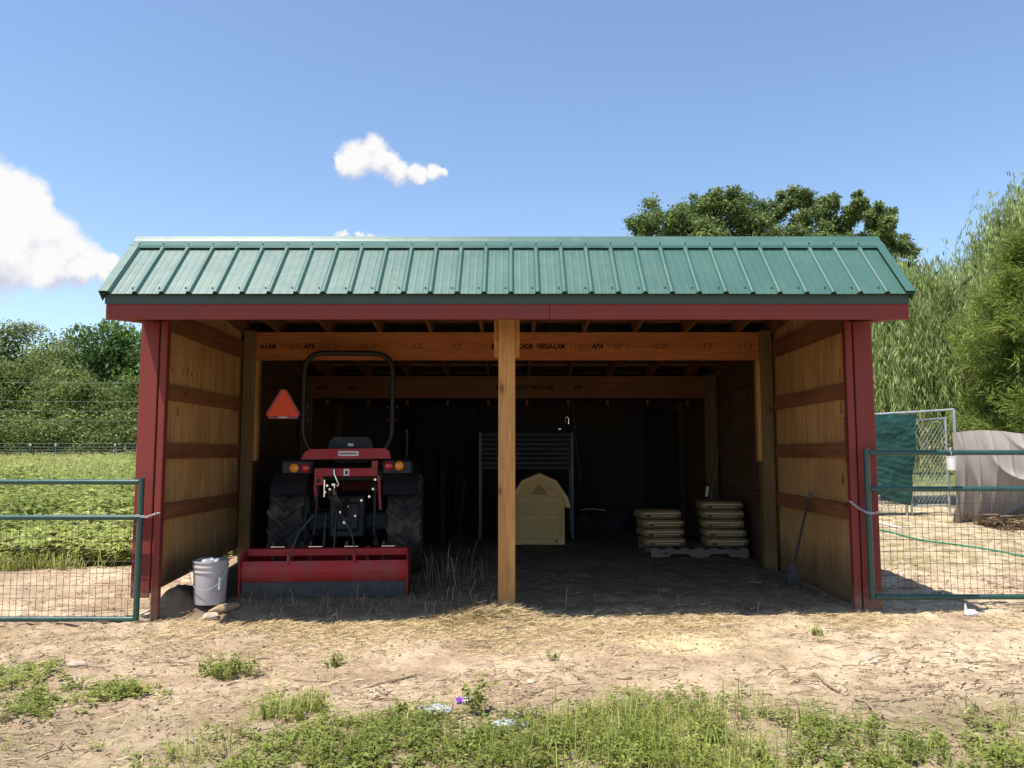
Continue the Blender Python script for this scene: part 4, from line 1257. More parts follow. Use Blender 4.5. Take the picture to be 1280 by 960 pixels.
# draped cloths (grids with folds)
def drape(name, mat, X0, X1, Z0, Z1, Y, label, cat, amp=0.06, folds=7, nx_=46, nz_=30, seed=0, sag=0.05, taper=0.0, rough_edge=0.03, fine=0.012, yslope=0.0):
    rr = np.random.default_rng(seed); o1 = rr.random()*30
    u = np.linspace(0, 1, nx_); w = np.linspace(0, 1, nz_)
    U, Wt = np.meshgrid(u, w)
    x = X0 + (X1-X0)*(U + taper*(1-Wt)*(0.5-U))
    z = Z0 + (Z1-Z0)*Wt + rough_edge*(fbm(U*6+o1, U*0+o1, 3)-0.5)*(1-Wt)*2 - sag*np.sin(U*math.pi)*Wt
    y = Y + amp*(np.sin(U*folds*math.pi+2.2*(fbm(U*3+o1, Wt*2, 2)-0.5))*(0.25+0.75*(1-Wt)) + 1.2*(fbm(U*5+o1, Wt*4+o1, 3)-0.5)) + fine*(fbm(U*22+o1, Wt*22, 3)-0.5) + yslope*(1-Wt)
    V = np.stack([x.ravel(), y.ravel(), z.ravel()], 1)
    V2 = V + np.array([0, 0.004, 0])
    q_ = (np.arange(nz_-1)[:, None]*nx_ + np.arange(nx_-1)[None, :]).ravel()
    f = np.stack([q_, q_+1, q_+nx_+1, q_+nx_], 1)
    f2 = f[:, ::-1] + len(V)
    o = np_mesh(name, np.concatenate([V, V2]), [f, f2], mat, smooth=True)
    tag(o, label, cat)
    return o
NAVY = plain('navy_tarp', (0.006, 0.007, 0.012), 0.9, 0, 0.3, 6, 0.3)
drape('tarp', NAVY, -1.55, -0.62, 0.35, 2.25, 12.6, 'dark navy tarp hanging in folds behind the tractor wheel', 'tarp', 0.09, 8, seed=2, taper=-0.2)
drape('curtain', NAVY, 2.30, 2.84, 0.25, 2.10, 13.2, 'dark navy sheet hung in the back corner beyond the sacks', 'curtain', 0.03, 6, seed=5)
heap = crumple((1.35, 12.6, 0.22), 0.55, 21, CAST, 'rubbish_heap', None, (1.0, 0.6, 0.55))
tag(heap, 'low dark heap of scrap lying between doghouse and sacks', 'scrap heap')
rdz = MB().tube([(1.05, 11.9, 0.52), (1.25, 11.95, 0.53), (1.45, 12.0, 0.50)], 0.010, 7).build('metal_rod', GALV, None, smooth=True)
tag(rdz, 'thin bright metal rod lying on the dark scrap heap', 'rod')

# leaning boards and poles
def leaning(name, a, b, w, t, mat, label, cat):
    a, b = Vector(a), Vector(b)
    d = (b-a).normalized(); sx_ = d.orthogonal().normalized()
    if abs(sx_.y) > abs(sx_.x): sx_ = d.cross(sx_)
    n_ = d.cross(sx_)
    o = MB()
    vs = []
    for p in (a, b):
        for i, j in ((-1, -1), (1, -1), (1, 1), (-1, 1)):
            vs.append(p + sx_*i*w/2 + n_*j*t/2)
    o.add(vs, [(0, 1, 2, 3), (7, 6, 5, 4)] + [(i, (i+1) % 4, 4+(i+1) % 4, 4+i) for i in range(4)])
    ob = o.build(name, mat, None)
    return tag(ob, label, cat)
leaning('plank', (-1.02, 11.4, 0.06), (-1.06, 11.75, 1.18), 0.075, 0.035, PLYB, 'upright grey plank leaning at the back right of the tractor', 'plank')
leaning('stake', (-0.80, 11.5, 0.06), (-0.72, 11.7, 0.98), 0.035, 0.03, PLYB, 'short thin grey stake leaning beside the upright plank', 'stake')
leaning('board', (-2.22, 11.5, 0.06), (-2.20, 11.8, 1.75), 0.06, 0.035, PLYB, 'tall narrow board standing behind the tractor seat', 'board')
# shovel against the right wall, fork handle behind
sv = empty('shovel', (2.78, 7.70, 0.06), 'long handled shovel leaning on the plywood wall near the gate chain', 'shovel')
MB().tube([(2.76, 7.66, 0.30), (2.86, 7.68, 0.66), (2.955, 7.70, 0.98)], 0.012, 8).build('handle', CAST, sv, smooth=True)
MB().tube([(2.945, 7.70, 0.94), (2.968, 7.70, 1.01)], 0.017, 8).build('grip', DULLG, sv, smooth=True)
MB().prism([(2.68, 0.05), (2.74, 0.04), (2.80, 0.10), (2.785, 0.30), (2.74, 0.33), (2.70, 0.28)], 'y', 7.645, 7.655).build('blade', EDGE, sv)
fk = empty('pitchfork', (2.75, 10.9, 0.08), 'pitchfork with a pale handle leaning in the far corner past the sacks', 'pitchfork')
MB().tube([(2.70, 10.85, 0.45), (2.86, 10.92, 1.05), (2.91, 10.95, 1.30)], 0.017, 8).build('handle', GREYP, fk, smooth=True)
MB().tube([(2.72, 10.86, 0.78), (2.745, 10.87, 0.92)], 0.020, 8).build('sleeve', WHITEP, fk, smooth=True)
tn = MB()
for i in range(4):
    tn.tube([(2.60+i*0.06, 10.83, 0.08), (2.60+i*0.06, 10.84, 0.38), (2.70, 10.85, 0.47)], 0.006, 5)
tn.build('tines', EDGE, fk)

# ------------------------------------------------------------------ right background: kennel, tarps, hose
KY = 13.0
kz = float(ground_z(6.8, KY))
kn = empty('chain_link_kennel', (6.8, KY, kz), 'galvanised chain link kennel panel with open gate frame under the willow', 'kennel')
def kpost(x, y, z1, r=0.024):
    z0 = float(ground_z(x, y))-0.05
    return MB().tube([(x, y, z0), (x, y, z1)], r, 10).build('post', GALV, kn, smooth=True)
zt_ = 2.09
kpost(7.47, KY, zt_+0.02, 0.028); kpost(6.60, KY, zt_-0.12); kpost(6.70, KY+0.03, zt_-0.12, 0.019); kpost(7.33, KY+0.02, zt_-0.10, 0.019); kpost(6.09, KY, zt_-0.05); kpost(4.7, KY, zt_-0.08)
MB().tube([(4.7, KY, 2.0), (6.09, KY, 2.03), (7.47, KY, 2.115)], 0.020, 10).build('top_rail', GALV, kn, smooth=True)
MB().tube([(6.70, KY+0.03, 1.93), (7.33, KY+0.02, 1.97)], 0.017, 8).build('gate_rail', GALV, kn, smooth=True)
MB().tube([(6.70, KY+0.03, 0.50), (7.33, KY+0.02, 0.52)], 0.017, 8).build('gate_rail', GALV, kn, smooth=True)
for z in (0.75, 1.20, 1.55, 1.85):
    MB().lathe([(0.033, -0.02), (0.033, 0.02)], 10, (6.60, KY, z), 'z', True).build('clamp', GALV, kn)
def chainlink(xa, xb, za, zb, y, pitch=0.065, r=0.0024):
    m_ = MB()
    n = int((xb-xa)/pitch)+1
    H = zb-za
    for i in range(-int(H/pitch)-1, n+1):
        for sgn in (1, -1):
            # a wire at 60 degrees, clipped to the panel
            x0_ = xa+i*pitch if sgn > 0 else xa+(i+H/pitch)*pitch
            x1_ = x0_+sgn*H*0.62
            t0, t1 = 0.0, 1.0
            dx = x1_-x0_
            for lim, up_ in ((xa, False), (xb, True)):
                tt = (lim-x0_)/dx
                if (dx > 0) == up_: t1 = min(t1, tt)
                else: t0 = max(t0, tt)
            if t1-t0 > 0.02:
                m_.tube([(x0_+dx*t0, y+0.003*sgn, za+H*t0), (x0_+dx*t1, y+0.003*sgn, za+H*t1)], r, 3, False)
    return m_
chainlink(6.71, 7.32, 0.50, 1.95, KY+0.03).build('chain_link_mesh', GALV, kn, kind='stuff')
chainlink(4.75, 6.58, 0.42, 2.0, KY+0.015).build('chain_link_mesh', GALV, kn, kind='stuff')
TARPG = plain('green_shade_cloth', (0.010, 0.060, 0.050), 0.6, 0, 0.15, 5, 0.5, 0.4, dirt=(0.04, 0.12, 0.10), dirt_amt=0.2)
def green_tarp():
    nx_, nz_ = 70, 90
    U, Wt = np.meshgrid(np.linspace(0, 1, nx_), np.linspace(0, 1, nz_))
    xr = 6.80 - 0.16*(1-Wt)**1.3 + 0.015*np.sin(Wt*14)
    x = 5.55 + (xr-5.55)*U
    zb = 0.72 - 0.20*sstep(0.35, 1.0, U)
    z = zb + (2.03+0.02*U-0.02*np.sin(U*9)**2-zb)*Wt
    y = KY-0.055 - 0.03*np.abs(np.sin(U*5+Wt*2))*Wt*(1-Wt) - 0.05*(fbm(U*4+3, Wt*9, 3)-0.5)
    lowmask = 1-sstep(0.45, 0.6, Wt)
    y += 0.016*np.sin(Wt*90+4*fbm(U*3, Wt*6, 2))*lowmask*0.16 - 0.012*(fbm(U*24, Wt*40, 3)-0.5)
    # tension creases from the top corners
    y -= 0.02*np.sin((U*7+Wt*11))*(1-lowmask)*np.exp(-2*U)
    V = np.stack([x.ravel(), y.ravel(), z.ravel()], 1)
    q_ = (np.arange(nz_-1)[:, None]*nx_ + np.arange(nx_-1)[None, :]).ravel()
    f = np.stack([q_, q_+1, q_+nx_+1, q_+nx_], 1)
    o = np_mesh('shade_cloth', np.concatenate([V, V+np.array([0, 0.003, 0])]), [f, f[:, ::-1]+len(V)], TARPG, smooth=True)
    tag(o, 'dark green shade cloth tied over the chain link kennel', 'tarp')
green_tarp()
TARPB = plain('pale_tarp', (0.30, 0.262, 0.235), 0.6, 0, 0.08, 2.0, 0.15, 0.3, dirt=(0.24, 0.19, 0.155), dirt_amt=0.2)
def beige_tarp():
    nx_, nz_ = 300, 140
    U, Wt = np.meshgrid(np.linspace(0, 1, nx_), np.linspace(0, 1, nz_))
    x = 6.93 + 3.3*U + 0.10*(1-Wt)*(0.3-U)
    zb = 0.16 + 0.10*fbm(U*9, U*0, 3) + 0.28*sstep(0.15, 0.6, U)
    z = zb + (1.70+0.04*np.sin(U*11)-zb)*Wt
    bulge = np.sin(np.pi*np.clip(Wt*0.75+0.12, 0, 1))
    y = 12.25 - 0.42*bulge*(0.5+0.5*sstep(0.0, 0.25, U)) + 0.20*(1-Wt)
    ph = U*30 - (1-Wt)*(3+16*sstep(0.1, 0.5, U)) + 2.5*(fbm(U*5, Wt*1.2, 2)-0.5)
    pleat = (1-np.abs(np.sin(ph)))**2.5
    pl2 = (1-np.abs(np.sin(U*47+1.1+1.5*fbm(U*8, Wt, 2))))**3
    y -= 0.13*pleat*(0.35+0.65*(1-Wt)) + 0.055*pl2*(0.4+0.6*(1-Wt))
    y += 0.05*(fbm(U*9+5, Wt*3, 2)-0.5)
    z += 0.10*pleat*(1-Wt)**3
    V = np.stack([x.ravel(), y.ravel(), z.ravel()], 1)
    q_ = (np.arange(nz_-1)[:, None]*nx_ + np.arange(nx_-1)[None, :]).ravel()
    f = np.stack([q_, q_+1, q_+nx_+1, q_+nx_], 1)
    o = np_mesh('pale_tarp', np.concatenate([V, V+np.array([0, 0.004, 0])]), [f, f[:, ::-1]+len(V)], TARPB, smooth=True)
    tag(o, 'pale beige tarp draped in folds over a pen under the cedar', 'tarp')
beige_tarp()
def brush():
    rr = np.random.default_rng(83)
    n = 2600
    x = 7.15+2.6*rr.random(n); y = 11.75+0.5*rr.normal(size=n)*0.5
    P = np.stack([x, y, ground_z(x, y)+0.10*rr.random(n)**2], 1)
    D = rr.normal(size=(n, 3))*[1, 1, 0.35]; N = rr.normal(size=(n, 3))*[.6, .6, .4]+[0, 0, .8]
    V, f = leaf_geo(P, D, N, 0.05+0.06*rr.random(n), 0.03+0.02*rr.random(n), 0.25)
    m = 260
    x = 7.1+2.7*rr.random(m); y = 11.7+0.22*rr.normal(size=m)
    P2 = np.stack([x, y, ground_z(x, y)+0.03+0.12*rr.random(m)], 1)
    V2, f2 = strips(P2, rr.normal(size=m)*0.5+rr.integers(0, 2, m)*3.14, 0.15+0.5*rr.random(m), 0.010+0.014*rr.random(m), 0.05*rr.random(m), rr.normal(size=m), rr)
    o = np_mesh('brush_litter', np.concatenate([V, V2]), [f, f2+len(V)], TWIG, tint=np.concatenate([np.repeat(np.clip(0.45+0.3*rr.normal(size=n), 0, 1), 4), np.repeat(np.clip(0.35+0.2*rr.normal(size=m), 0, 1), 6)]), kind='stuff')
    tag(o, 'brown dry leaves and sticks heaped along the foot of a tarp', 'leaf litter')
HOSE = plain('green_hose', (0.03, 0.22, 0.12), 0.4, 0, 0.1, 6, 0.05)
def on_ground(u, v, dz=0.012):
    """where the sight line through a photo pixel meets the ground"""
    a, b = (u-640)/F, (480-v)/F
    d = Vector((a, math.cos(PITCH)-b*math.sin(PITCH), math.sin(PITCH)+b*math.cos(PITCH)))
    t = 2.0
    while t < 80:
        p = Vector((0, 0, CAM_H)) + d*t
        if p.z <= float(ground_z(p.x, p.y)): break
        t += 0.02
    return Vector((p.x, p.y, float(ground_z(p.x, p.y))+dz))
def curve_pts(pts, n=8):
    out = []
    P = [pts[0]] + pts + [pts[-1]]
    for i in range(1, len(P)-2):
        for k_ in range(n):
            t = k_/n
            p = 0.5*((2*P[i]) + (P[i+1]-P[i-1])*t + (2*P[i-1]-5*P[i]+4*P[i+1]-P[i+2])*t*t + (3*P[i]-P[i-1]-3*P[i+1]+P[i+2])*t**3)
            out.append(p)
    out.append(pts[-1])
    return [Vector((p.x, p.y, max(p.z, float(ground_z(p.x, p.y))+0.010))) for p in out]
hs = MB().tube(curve_pts([on_ground(*p) for p in ((1050, 655), (1112, 666), (1150, 676), (1200, 683), (1245, 690), (1278, 696), (1330, 700))]), 0.011, 7).build('garden_hose', HOSE, None, smooth=True)
tag(hs, 'green garden hose snaking over the sand behind a gate', 'hose')
pv = MB().tube([on_ground(1085, 651, 0.02), on_ground(1128, 663, 0.02)], 0.016, 8).build('white_pipe', WHITEP, None, smooth=True)
tag(pv, 'short straight white pipe lying on sand beside the hose', 'pipe')

# ------------------------------------------------------------------ left background: field fence and wires
ff = empty('field_fence', at(60, 582, 43), 'far wire field fence on thin steel posts before the woods', 'fence')
TPOST = plain('steel_post', (0.10, 0.11, 0.10), 0.7, 0.3, 0.3, 6, 0.1)
PALEP = plain('pale_post_tip', (0.55, 0.54, 0.50), 0.7, 0, 0.1, 6, 0.1)
def fence_line_y(x): return 43.0 + 0.02*(x+26)
WIREG = plain('fence_wire', (0.22, 0.22, 0.21), 0.7, 0.2, 0.1, 6, 0.05)
for u in (-70, -20, 43, 74, 147, 205, 262):
    x = (u-640)/F*43.2
    y = fence_line_y(x); z = float(ground_z(x, y))
    p_ = MB().box((x-0.035, y-0.03, z-0.1), (x+0.035, y+0.03, z+1.16)).build('fence_post', TPOST, ff)
    MB().box((x-0.04, y-0.035, z+1.16), (x+0.04, y+0.035, z+1.30)).build('post_tip', PALEP, p_)
fw = MB()
for dz in (0.15, 0.35, 0.52, 0.66, 0.80, 0.94, 1.10, 1.30):
    fw.tube([(-33.5, fence_line_y(-33.5), float(ground_z(-33.5, 43))+dz), (-15.5, fence_line_y(-15.5), float(ground_z(-15.5, 43))+dz)], 0.007, 4, False)
x = -33.4
while x < -15.5:
    y = fence_line_y(x); z = float(ground_z(x, y))
    fw.tube([(x, y, z+0.12), (x, y, z+0.94)], 0.006, 3, False)
    x += 0.30
fw.build('fence_wires', WIREG, ff)
ul = empty('overhead_wires', (-22.5, 40.0, 0.6), 'four thin pale wires strung across in front of the woods', 'wires')
for v in (476, 499, 511, 523):
    a, b_ = at(-160, v-1, 40), at(330, v+2, 40)
    pts = [a.lerp(b_, t) - Vector((0, 0, 0.10*math.sin(math.pi*t))) for t in [i/12 for i in range(13)]]
    MB().tube(pts, 0.007, 5, False).build('wire', WIREG, ul)
for u in (-160, 330):
    p_ = at(u, 500, 40)
    MB().tube([(p_.x, 40, 0.3), (p_.x, 40, 5.6)], 0.09, 8).build('wire_pole', GREYP, ul)

# ------------------------------------------------------------------ trees
def tree(name, label, cat, base, trunk_h, trunk_r, clumps, n_leaves, leaf, mat, group=None, seed=0, droop=0.2, flat=0.5, aspect=0.55, limb_n=8, shell=0.55):
    """clumps: list of (centre xyz world, radius). trunk, limbs to the clumps, leaves spread through clump shells"""
    rr = np.random.default_rng(seed)
    base = Vector(base)
    t = empty(name, base, label, cat, group)
    mb = MB()
    top = base + Vector((rr.uniform(-.3, .3), rr.uniform(-.3, .3), trunk_h))
    mid = base.lerp(top, 0.5) + Vector((rr.uniform(-.2, .2), rr.uniform(-.2, .2), 0))*trunk_h*0.06
    mb.tube([base-Vector((0, 0, 0.2)), base+Vector((0, 0, 0.3)), mid, top], [trunk_r*1.5, trunk_r*1.05, trunk_r*0.8, trunk_r*0.45], 9)
    for (c, r) in clumps[:limb_n]:
        c = Vector(c)
        s_ = base.lerp(top, min(0.95, max(0.35, 0.35+0.5*rr.random())))
        m1 = s_.lerp(c, 0.5) + Vector((0, 0, -0.08*(c-s_).length))
        mb.tube([s_, m1, c], [trunk_r*0.42, trunk_r*0.26, trunk_r*0.08], 6)
    mb.build('trunk', BARK, t, smooth=True)
    areas = np.array([r**2 for _, r in clumps]); pr = areas/areas.sum()
    ci = rr.choice(len(clumps), n_leaves, p=pr)
    C = np.array([list(c) for c, _ in clumps])[ci]; RR = np.array([r for _, r in clumps])[ci]
    d = unit(rr.normal(size=(n_leaves, 3)))
    rad = RR*(shell + (1-shell)*rr.random(n_leaves)**0.7)
    # break the clump outline
    wob = 0.72 + 0.6*fbm(d[:, 0]*2.5+ci*3.1+5, d[:, 1]*2.5+d[:, 2]*1.7+ci*1.3, 3)
    rad = rad*np.where(rr.random(n_leaves) < 0.14, 1.1+0.35*rr.random(n_leaves), 1.0)
    P = C + d*(rad*wob)[:, None]*np.array([1, 1, 0.82])
    N = unit(d*0.8 + np.array([0, 0, flat]) + rr.normal(size=(n_leaves, 3))*0.45)
    D = rr.normal(size=(n_leaves, 3)); D[:, 2] -= droop
    L = leaf*(0.6+0.8*rr.random(n_leaves))
    V, f = leaf_geo(P, D, N, L, L*aspect)
    ctint = rr.random(len(clumps))[ci]
    tint = np.clip(0.5 + 0.38*(ctint-0.5) + rr.normal(size=n_leaves)*0.20, 0, 1)
    np_mesh('crown', V, [f], mat, t, tint=np.repeat(tint, 4))
    return t
def finer(clumps, k, f, seed):
    """break each clump into k smaller ones scattered over its surface"""
    rr = np.random.default_rng(seed)
    out = []
    for c, r_ in clumps:
        for i in range(k):
            d = rr.normal(size=3); d /= np.linalg.norm(d)
            q_ = r_*(0.35+0.75*rr.random())
            out.append(((c[0]+d[0]*q_, c[1]+d[1]*q_, c[2]+d[2]*q_*0.85), r_*f*(0.6+0.8*rr.random())))
    return out
def crown_clumps(c, rx, rz, n, r, seed, ry=None):
    rr = np.random.default_rng(seed)
    out = []
    for i in range(n):
        d = rr.normal(size=3); d /= np.linalg.norm(d)
        k_ = 0.45+0.5*rr.random()
        out.append(((c[0]+d[0]*rx*k_, c[1]+d[1]*(ry or rx)*k_, c[2]+d[2]*rz*k_), r*(0.65+0.7*rr.random())))
    return out
# woods beyond the field
FW = 'trees in the woods beyond the field'
fz_ = lambda x, y: float(ground_z(x, y))
spec = [  # u (photo), Y, top v, crown half width m, material, leaf, label
    (-60, 62, 392, 4.0, WOODG, 0.34, 'greyish tree in the woods furthest from the shed'),
    (14, 64, 397, 3.4, WOODG, 0.30, 'tall tree with a tan grey top at the outer end of the woods'),
    (52, 66, 409, 3.6, WOODL2, 0.30, 'slim bright green tree top between two grey trees of the woods'),
    (88, 63, 408, 3.5, WOODG, 0.30, 'rounded grey green tree in the middle of the woods'),
    (140, 58, 399, 3.6, WOODL2, 0.42, 'big broad leaved tree of the woods, tallest beside the shed corner'),
    (200, 60, 404, 3.6, WOODL2, 0.40, 'broad leaved tree of the woods mostly hidden by the shed'),
    (22, 57, 448, 3.4, WOODG, 0.28, 'low spreading grey green tree at the front of the woods'),
    (75, 56, 455, 3.0, WOODG, 0.28, 'second low grey green tree at the front of the woods'),
    (122, 54, 470, 2.4, WOODL, 0.24, 'dark low tree at the foot of the tallest broad leaved tree'),
    (165, 54, 462, 2.6, WOODL, 0.24, 'dark low tree of the woods touching the shed corner post'),
    (-30, 55, 450, 3.4, WOODL, 0.28, 'dark low tree at the outer front edge of the woods'),
]
for i, (u, Y, vt, rx, mt, lf, lab) in enumerate(spec):
    top = at(u, vt, Y); gz = fz_(top.x, Y)
    H = top.z-gz
    cz = gz+H*0.54; rz = H*0.47
    cl = crown_clumps((top.x, Y, cz), rx*0.92, rz*0.86, 34, rx*0.40, 100+i, ry=rx*0.8)
    cl = finer(cl, 4, 0.62, 500+i)
    tree('woodland_tree', lab, 'tree', (top.x, Y, gz), H*0.72, 0.16, cl, 16000, lf*0.80, mt, FW, 50+i, shell=0.5)
# low cedars along the edge of the woods
EDG = 'low bushes along the edge of the woods'
for i, (u, lab) in enumerate(((8, 'dark evergreen bush at the outer end of the wood edge'), (48, 'dark evergreen bush behind the nearest steel fence post'), (84, 'dark evergreen bush midway along the wood edge'), (118, 'dark evergreen bush below the tallest broad leaved tree'), (156, 'dark evergreen bush at the wood edge next to the shed'), (-32, 'evergreen bush of the wood edge furthest from the shed'))):
    p_ = at(u, 515+random.uniform(-12, 10), 51); gz = fz_(p_.x, 51)
    H = p_.z-gz
    cl = crown_clumps((p_.x, 51, gz+H*0.48), 1.9, H*0.46, 16, 0.85, 300+i)
    tree('evergreen_bush', lab, 'bush', (p_.x, 51, gz), H*0.6, 0.08, cl, 4200, 0.20, WOODL if i % 2 else WOODG, EDG, 320+i, shell=0.45)

# leafy trees behind the roof
OK_ = 'leafy trees showing above the shed roof'
def px_clumps(lst, Y, seed):
    rr = np.random.default_rng(seed)
    return finer([(tuple(at(u, v, Y+rr.uniform(-1.2, 1.2))), r*0.85/F*Y) for u, v, r in lst], 9, 0.50, seed)
tree('leafy_tree', 'dense leafy tree above the roof with the broadest rounded top', 'tree', (6.2, 24, fz_(6.2, 24)), 6.6, 0.24,
     px_clumps([(812, 274, 24), (800, 284, 20), (835, 285, 26), (860, 270, 28), (885, 258, 28), (910, 254, 24), (930, 262, 26), (948, 275, 26), (905, 285, 40), (860, 300, 40), (940, 305, 40), (880, 340, 60), (940, 350, 60), (822, 300, 26), (896, 244, 16), (918, 246, 14)], 24, 1), 52000, 0.10, OAKL, OK_, 71, flat=0.3, shell=0.1, limb_n=0)
tree('leafy_tree', 'leafy tree above the roof with a gappy top in the middle of the group', 'tree', (9.2, 25, fz_(9.2, 25)), 6.6, 0.2,
     px_clumps([(985, 252, 20), (1000, 248, 18), (1025, 256, 20), (1040, 252, 12), (965, 272, 22), (1010, 275, 30), (1045, 280, 24), (990, 300, 36), (1040, 310, 36), (1010, 345, 50), (978, 246, 10)], 25, 2), 40000, 0.10, OAKL, OK_, 72, shell=0.15, limb_n=0)
tree('leafy_tree', 'thin leafy tree above the roof end nearest the willows', 'tree', (11.6, 24.5, fz_(11.6, 24.5)), 6.2, 0.18,
     px_clumps([(1075, 255, 12), (1068, 268, 16), (1090, 280, 22), (1105, 268, 14), (1112, 280, 16), (1120, 300, 22), (1085, 305, 26), (1135, 312, 16), (1072, 243, 7), (1100, 258, 8), (1110, 330, 30)], 24.5, 3), 26000, 0.10, OAKL, OK_, 73, shell=0.15, limb_n=0)

# willows
def willow(label, base, limbs, n_str, lmin, lmax, seed):
    """limbs: end points (world) of arching limbs; long leafy strands hang from them"""
    rr = np.random.default_rng(seed)
    base = Vector(base)
    t = empty('willow_tree', base, label, 'tree', 'weeping willows behind the kennel')
    mb = MB()
    fork = base + Vector((0.1, 0, 1.7))
    mb.tube([base-Vector((0, 0, 0.2)), base+Vector((0, 0, .4)), fork], [0.34, 0.25, 0.2], 9)
    A = []
    for e in limbs:
        e = Vector(e); m1 = fork.lerp(e, 0.55) + Vector((0, 0, 0.22*(e-fork).length))
        pts = [fork.lerp(m1, i/4) for i in range(4)] + [m1.lerp(e, i/5) for i in range(6)]
        mb.tube(pts, [0.11*(1-0.085*i) for i in range(len(pts))], 6)
        A.append([tuple(p) for p in pts[3:]])
    mb.build('trunk', BARK, t, smooth=True)
    A = np.array(A)                                      # limbs x points x 3
    li = rr.integers(0, len(A), n_str); pi = rr.random(n_str)*(A.shape[1]-1.001)
    i0 = pi.astype(int); fr = (pi-i0)[:, None]
    root = A[li, i0]*(1-fr) + A[li, i0+1]*fr + rr.normal(size=(n_str, 3))*np.array([0.34, 0.34, 0.20])
    Ls = lmin + (lmax-lmin)*rr.random(n_str)
    out = rr.normal(size=(n_str, 2)); out /= np.linalg.norm(out, axis=1, keepdims=True)
    seg = 34
    s = np.linspace(0, 1, seg)[None, :]
    reach = (0.25+0.45*rr.random(n_str))[:, None]
    bow = 1-np.exp(-3*s)
    px_ = root[:, 0:1] + out[:, 0:1]*reach*bow + 0.10*np.sin(s*5+rr.random(n_str)[:, None]*6)
    py_ = root[:, 1:2] + out[:, 1:2]*reach*bow
    pz_ = root[:, 2:3] + 0.16*np.sin(np.minimum(s*4, 1)*math.pi) - Ls[:, None]*s**1.1
    P = np.stack([px_, py_, pz_], 2).reshape(-1, 3)
    keep = P[:, 2] > 0.9+rr.random(len(P))*0.9
    n = len(P)
    D = np.stack([rr.normal(size=n)*0.34, rr.normal(size=n)*0.34, -0.9-0.5*rr.random(n)], 1)
    N = rr.normal(size=(n, 3)); N[:, 2] += 0.6
    stint = np.repeat(rr.random(n_str), seg)
    tint = np.clip(0.45 + 0.8*(stint-0.5) + rr.normal(size=n)*0.18, 0, 1)
    P2 = P + rr.normal(size=(n, 3))*0.022
    V, f = leaf_geo(P2[keep], D[keep], N[keep], (0.11+0.11*rr.random(n))[keep], (0.018+0.014*rr.random(n))[keep], 0.06)
    np_mesh('crown', V, [f], WILL, t, tint=np.repeat(tint[keep], 4))
    return t
willow('nearer weeping willow hanging right over the kennel', (8.2, 16.6, fz_(8.2, 16.6)),
       [tuple(at(u, v, Y)) for u, v, Y in ((1108, 345, 16.2), (1125, 332, 15.6), (1150, 330, 16.8), (1172, 340, 15.4), (1195, 338, 16.4), (1215, 345, 15.2), (1090, 372, 16.0), (1135, 380, 15.0), (1180, 400, 14.8), (1065, 400, 16.4), (1110, 420, 15.0), (1150, 440, 14.6), (1205, 390, 15.6))],
       2300, 1.0, 3.3, 11)
willow('taller weeping willow rising behind the cedar', (11.6, 18.5, fz_(11.6, 18.5)),
       [tuple(at(u, v, Y)) for u, v, Y in ((1232, 305, 18), (1250, 275, 17.6), (1268, 250, 18.2), (1285, 228, 18.0), (1300, 225, 17.2), (1218, 330, 17.0), (1245, 330, 16.8), (1275, 300, 16.8), (1310, 260, 18), (1340, 240, 18), (1330, 300, 17))],
       2300, 1.0, 3.6, 12)

# feathery cedar
def cedar(label, base, H, Rmax, zlow, n_br, seed):
    rr = np.random.default_rng(seed)
    base = Vector(base)
    t = empty('cedar_tree', base, label, 'tree')
    mb = MB()
    mb.tube([base-Vector((0, 0, .2)), base+Vector((0, 0, H*0.5)), base+Vector((0.05, 0, H))], [0.15, 0.10, 0.015], 8)
    PP, DD, NN, TT = [], [], [], []
    for i in range(n_br):
        hz = zlow + (H-zlow)*rr.random()**1.15
        az = rr.random()*2*math.pi
        rmax = Rmax*(1-((hz-zlow)/(H-zlow))**1.5*0.85)*(0.75+0.4*rr.random())
        o = np.array([math.cos(az), math.sin(az), 0.0])
        rise = 0.35+0.3*rr.random() if hz > zlow+0.8 else -0.05+0.2*rr.random()
        b0 = np.array(base)+np.array([0, 0, hz])
        tipb = b0 + o*rmax + np.array([0, 0, rmax*rise])
        if i % 5 == 0:
            mb.tube([b0, b0+(tipb-b0)*0.5-np.array([0, 0, .05]), tipb], [0.03, 0.018, 0.004], 5, False)
        bt = rr.random()
        ns = 7
        for k_ in range(ns):                             # sprays along the branch
            f_ = 0.38+0.62*(k_+rr.random())/ns
            c = b0 + (tipb-b0)*f_ + rr.normal(size=3)*0.10
            sdir = unit((o*0.7 + rr.normal(size=3)*0.5 + np.array([0, 0, 0.25]))[None])[0]
            m = 34
            tt = rr.random(m)
            side = rr.normal(size=(m, 3))
            Pn = c + sdir*(tt*0.42)[:, None] + side*0.045*(1-0.5*tt)[:, None]
            Dn = sdir*0.9 + side*0.42 + np.array([0, 0, -0.12])
            PP.append(Pn); DD.append(Dn); NN.append(rr.normal(size=(m, 3))+np.array([0, 0, .7]))
            TT.append(np.clip(0.18 + 0.34*f_ + 0.32*tt + 0.3*(bt-0.5) + rr.normal(size=m)*0.12, 0, 1))
    mb.build('trunk', BARK, t, smooth=True)
    P = np.concatenate(PP); n = len(P)
    V, f = leaf_geo(P, np.concatenate(DD), np.concatenate(NN), 0.09+0.09*rr.random(n), 0.011+0.008*rr.random(n), 0.08)
    np_mesh('crown', V, [f], CEDL, t, tint=np.repeat(np.concatenate(TT), 4))
    return t
cedar('bushy bright green cedar with feathery sprays above the pale tarp', (9.35, 13.3, fz_(9.35, 13.3)), 4.5, 1.36, 1.15, 330, 31)

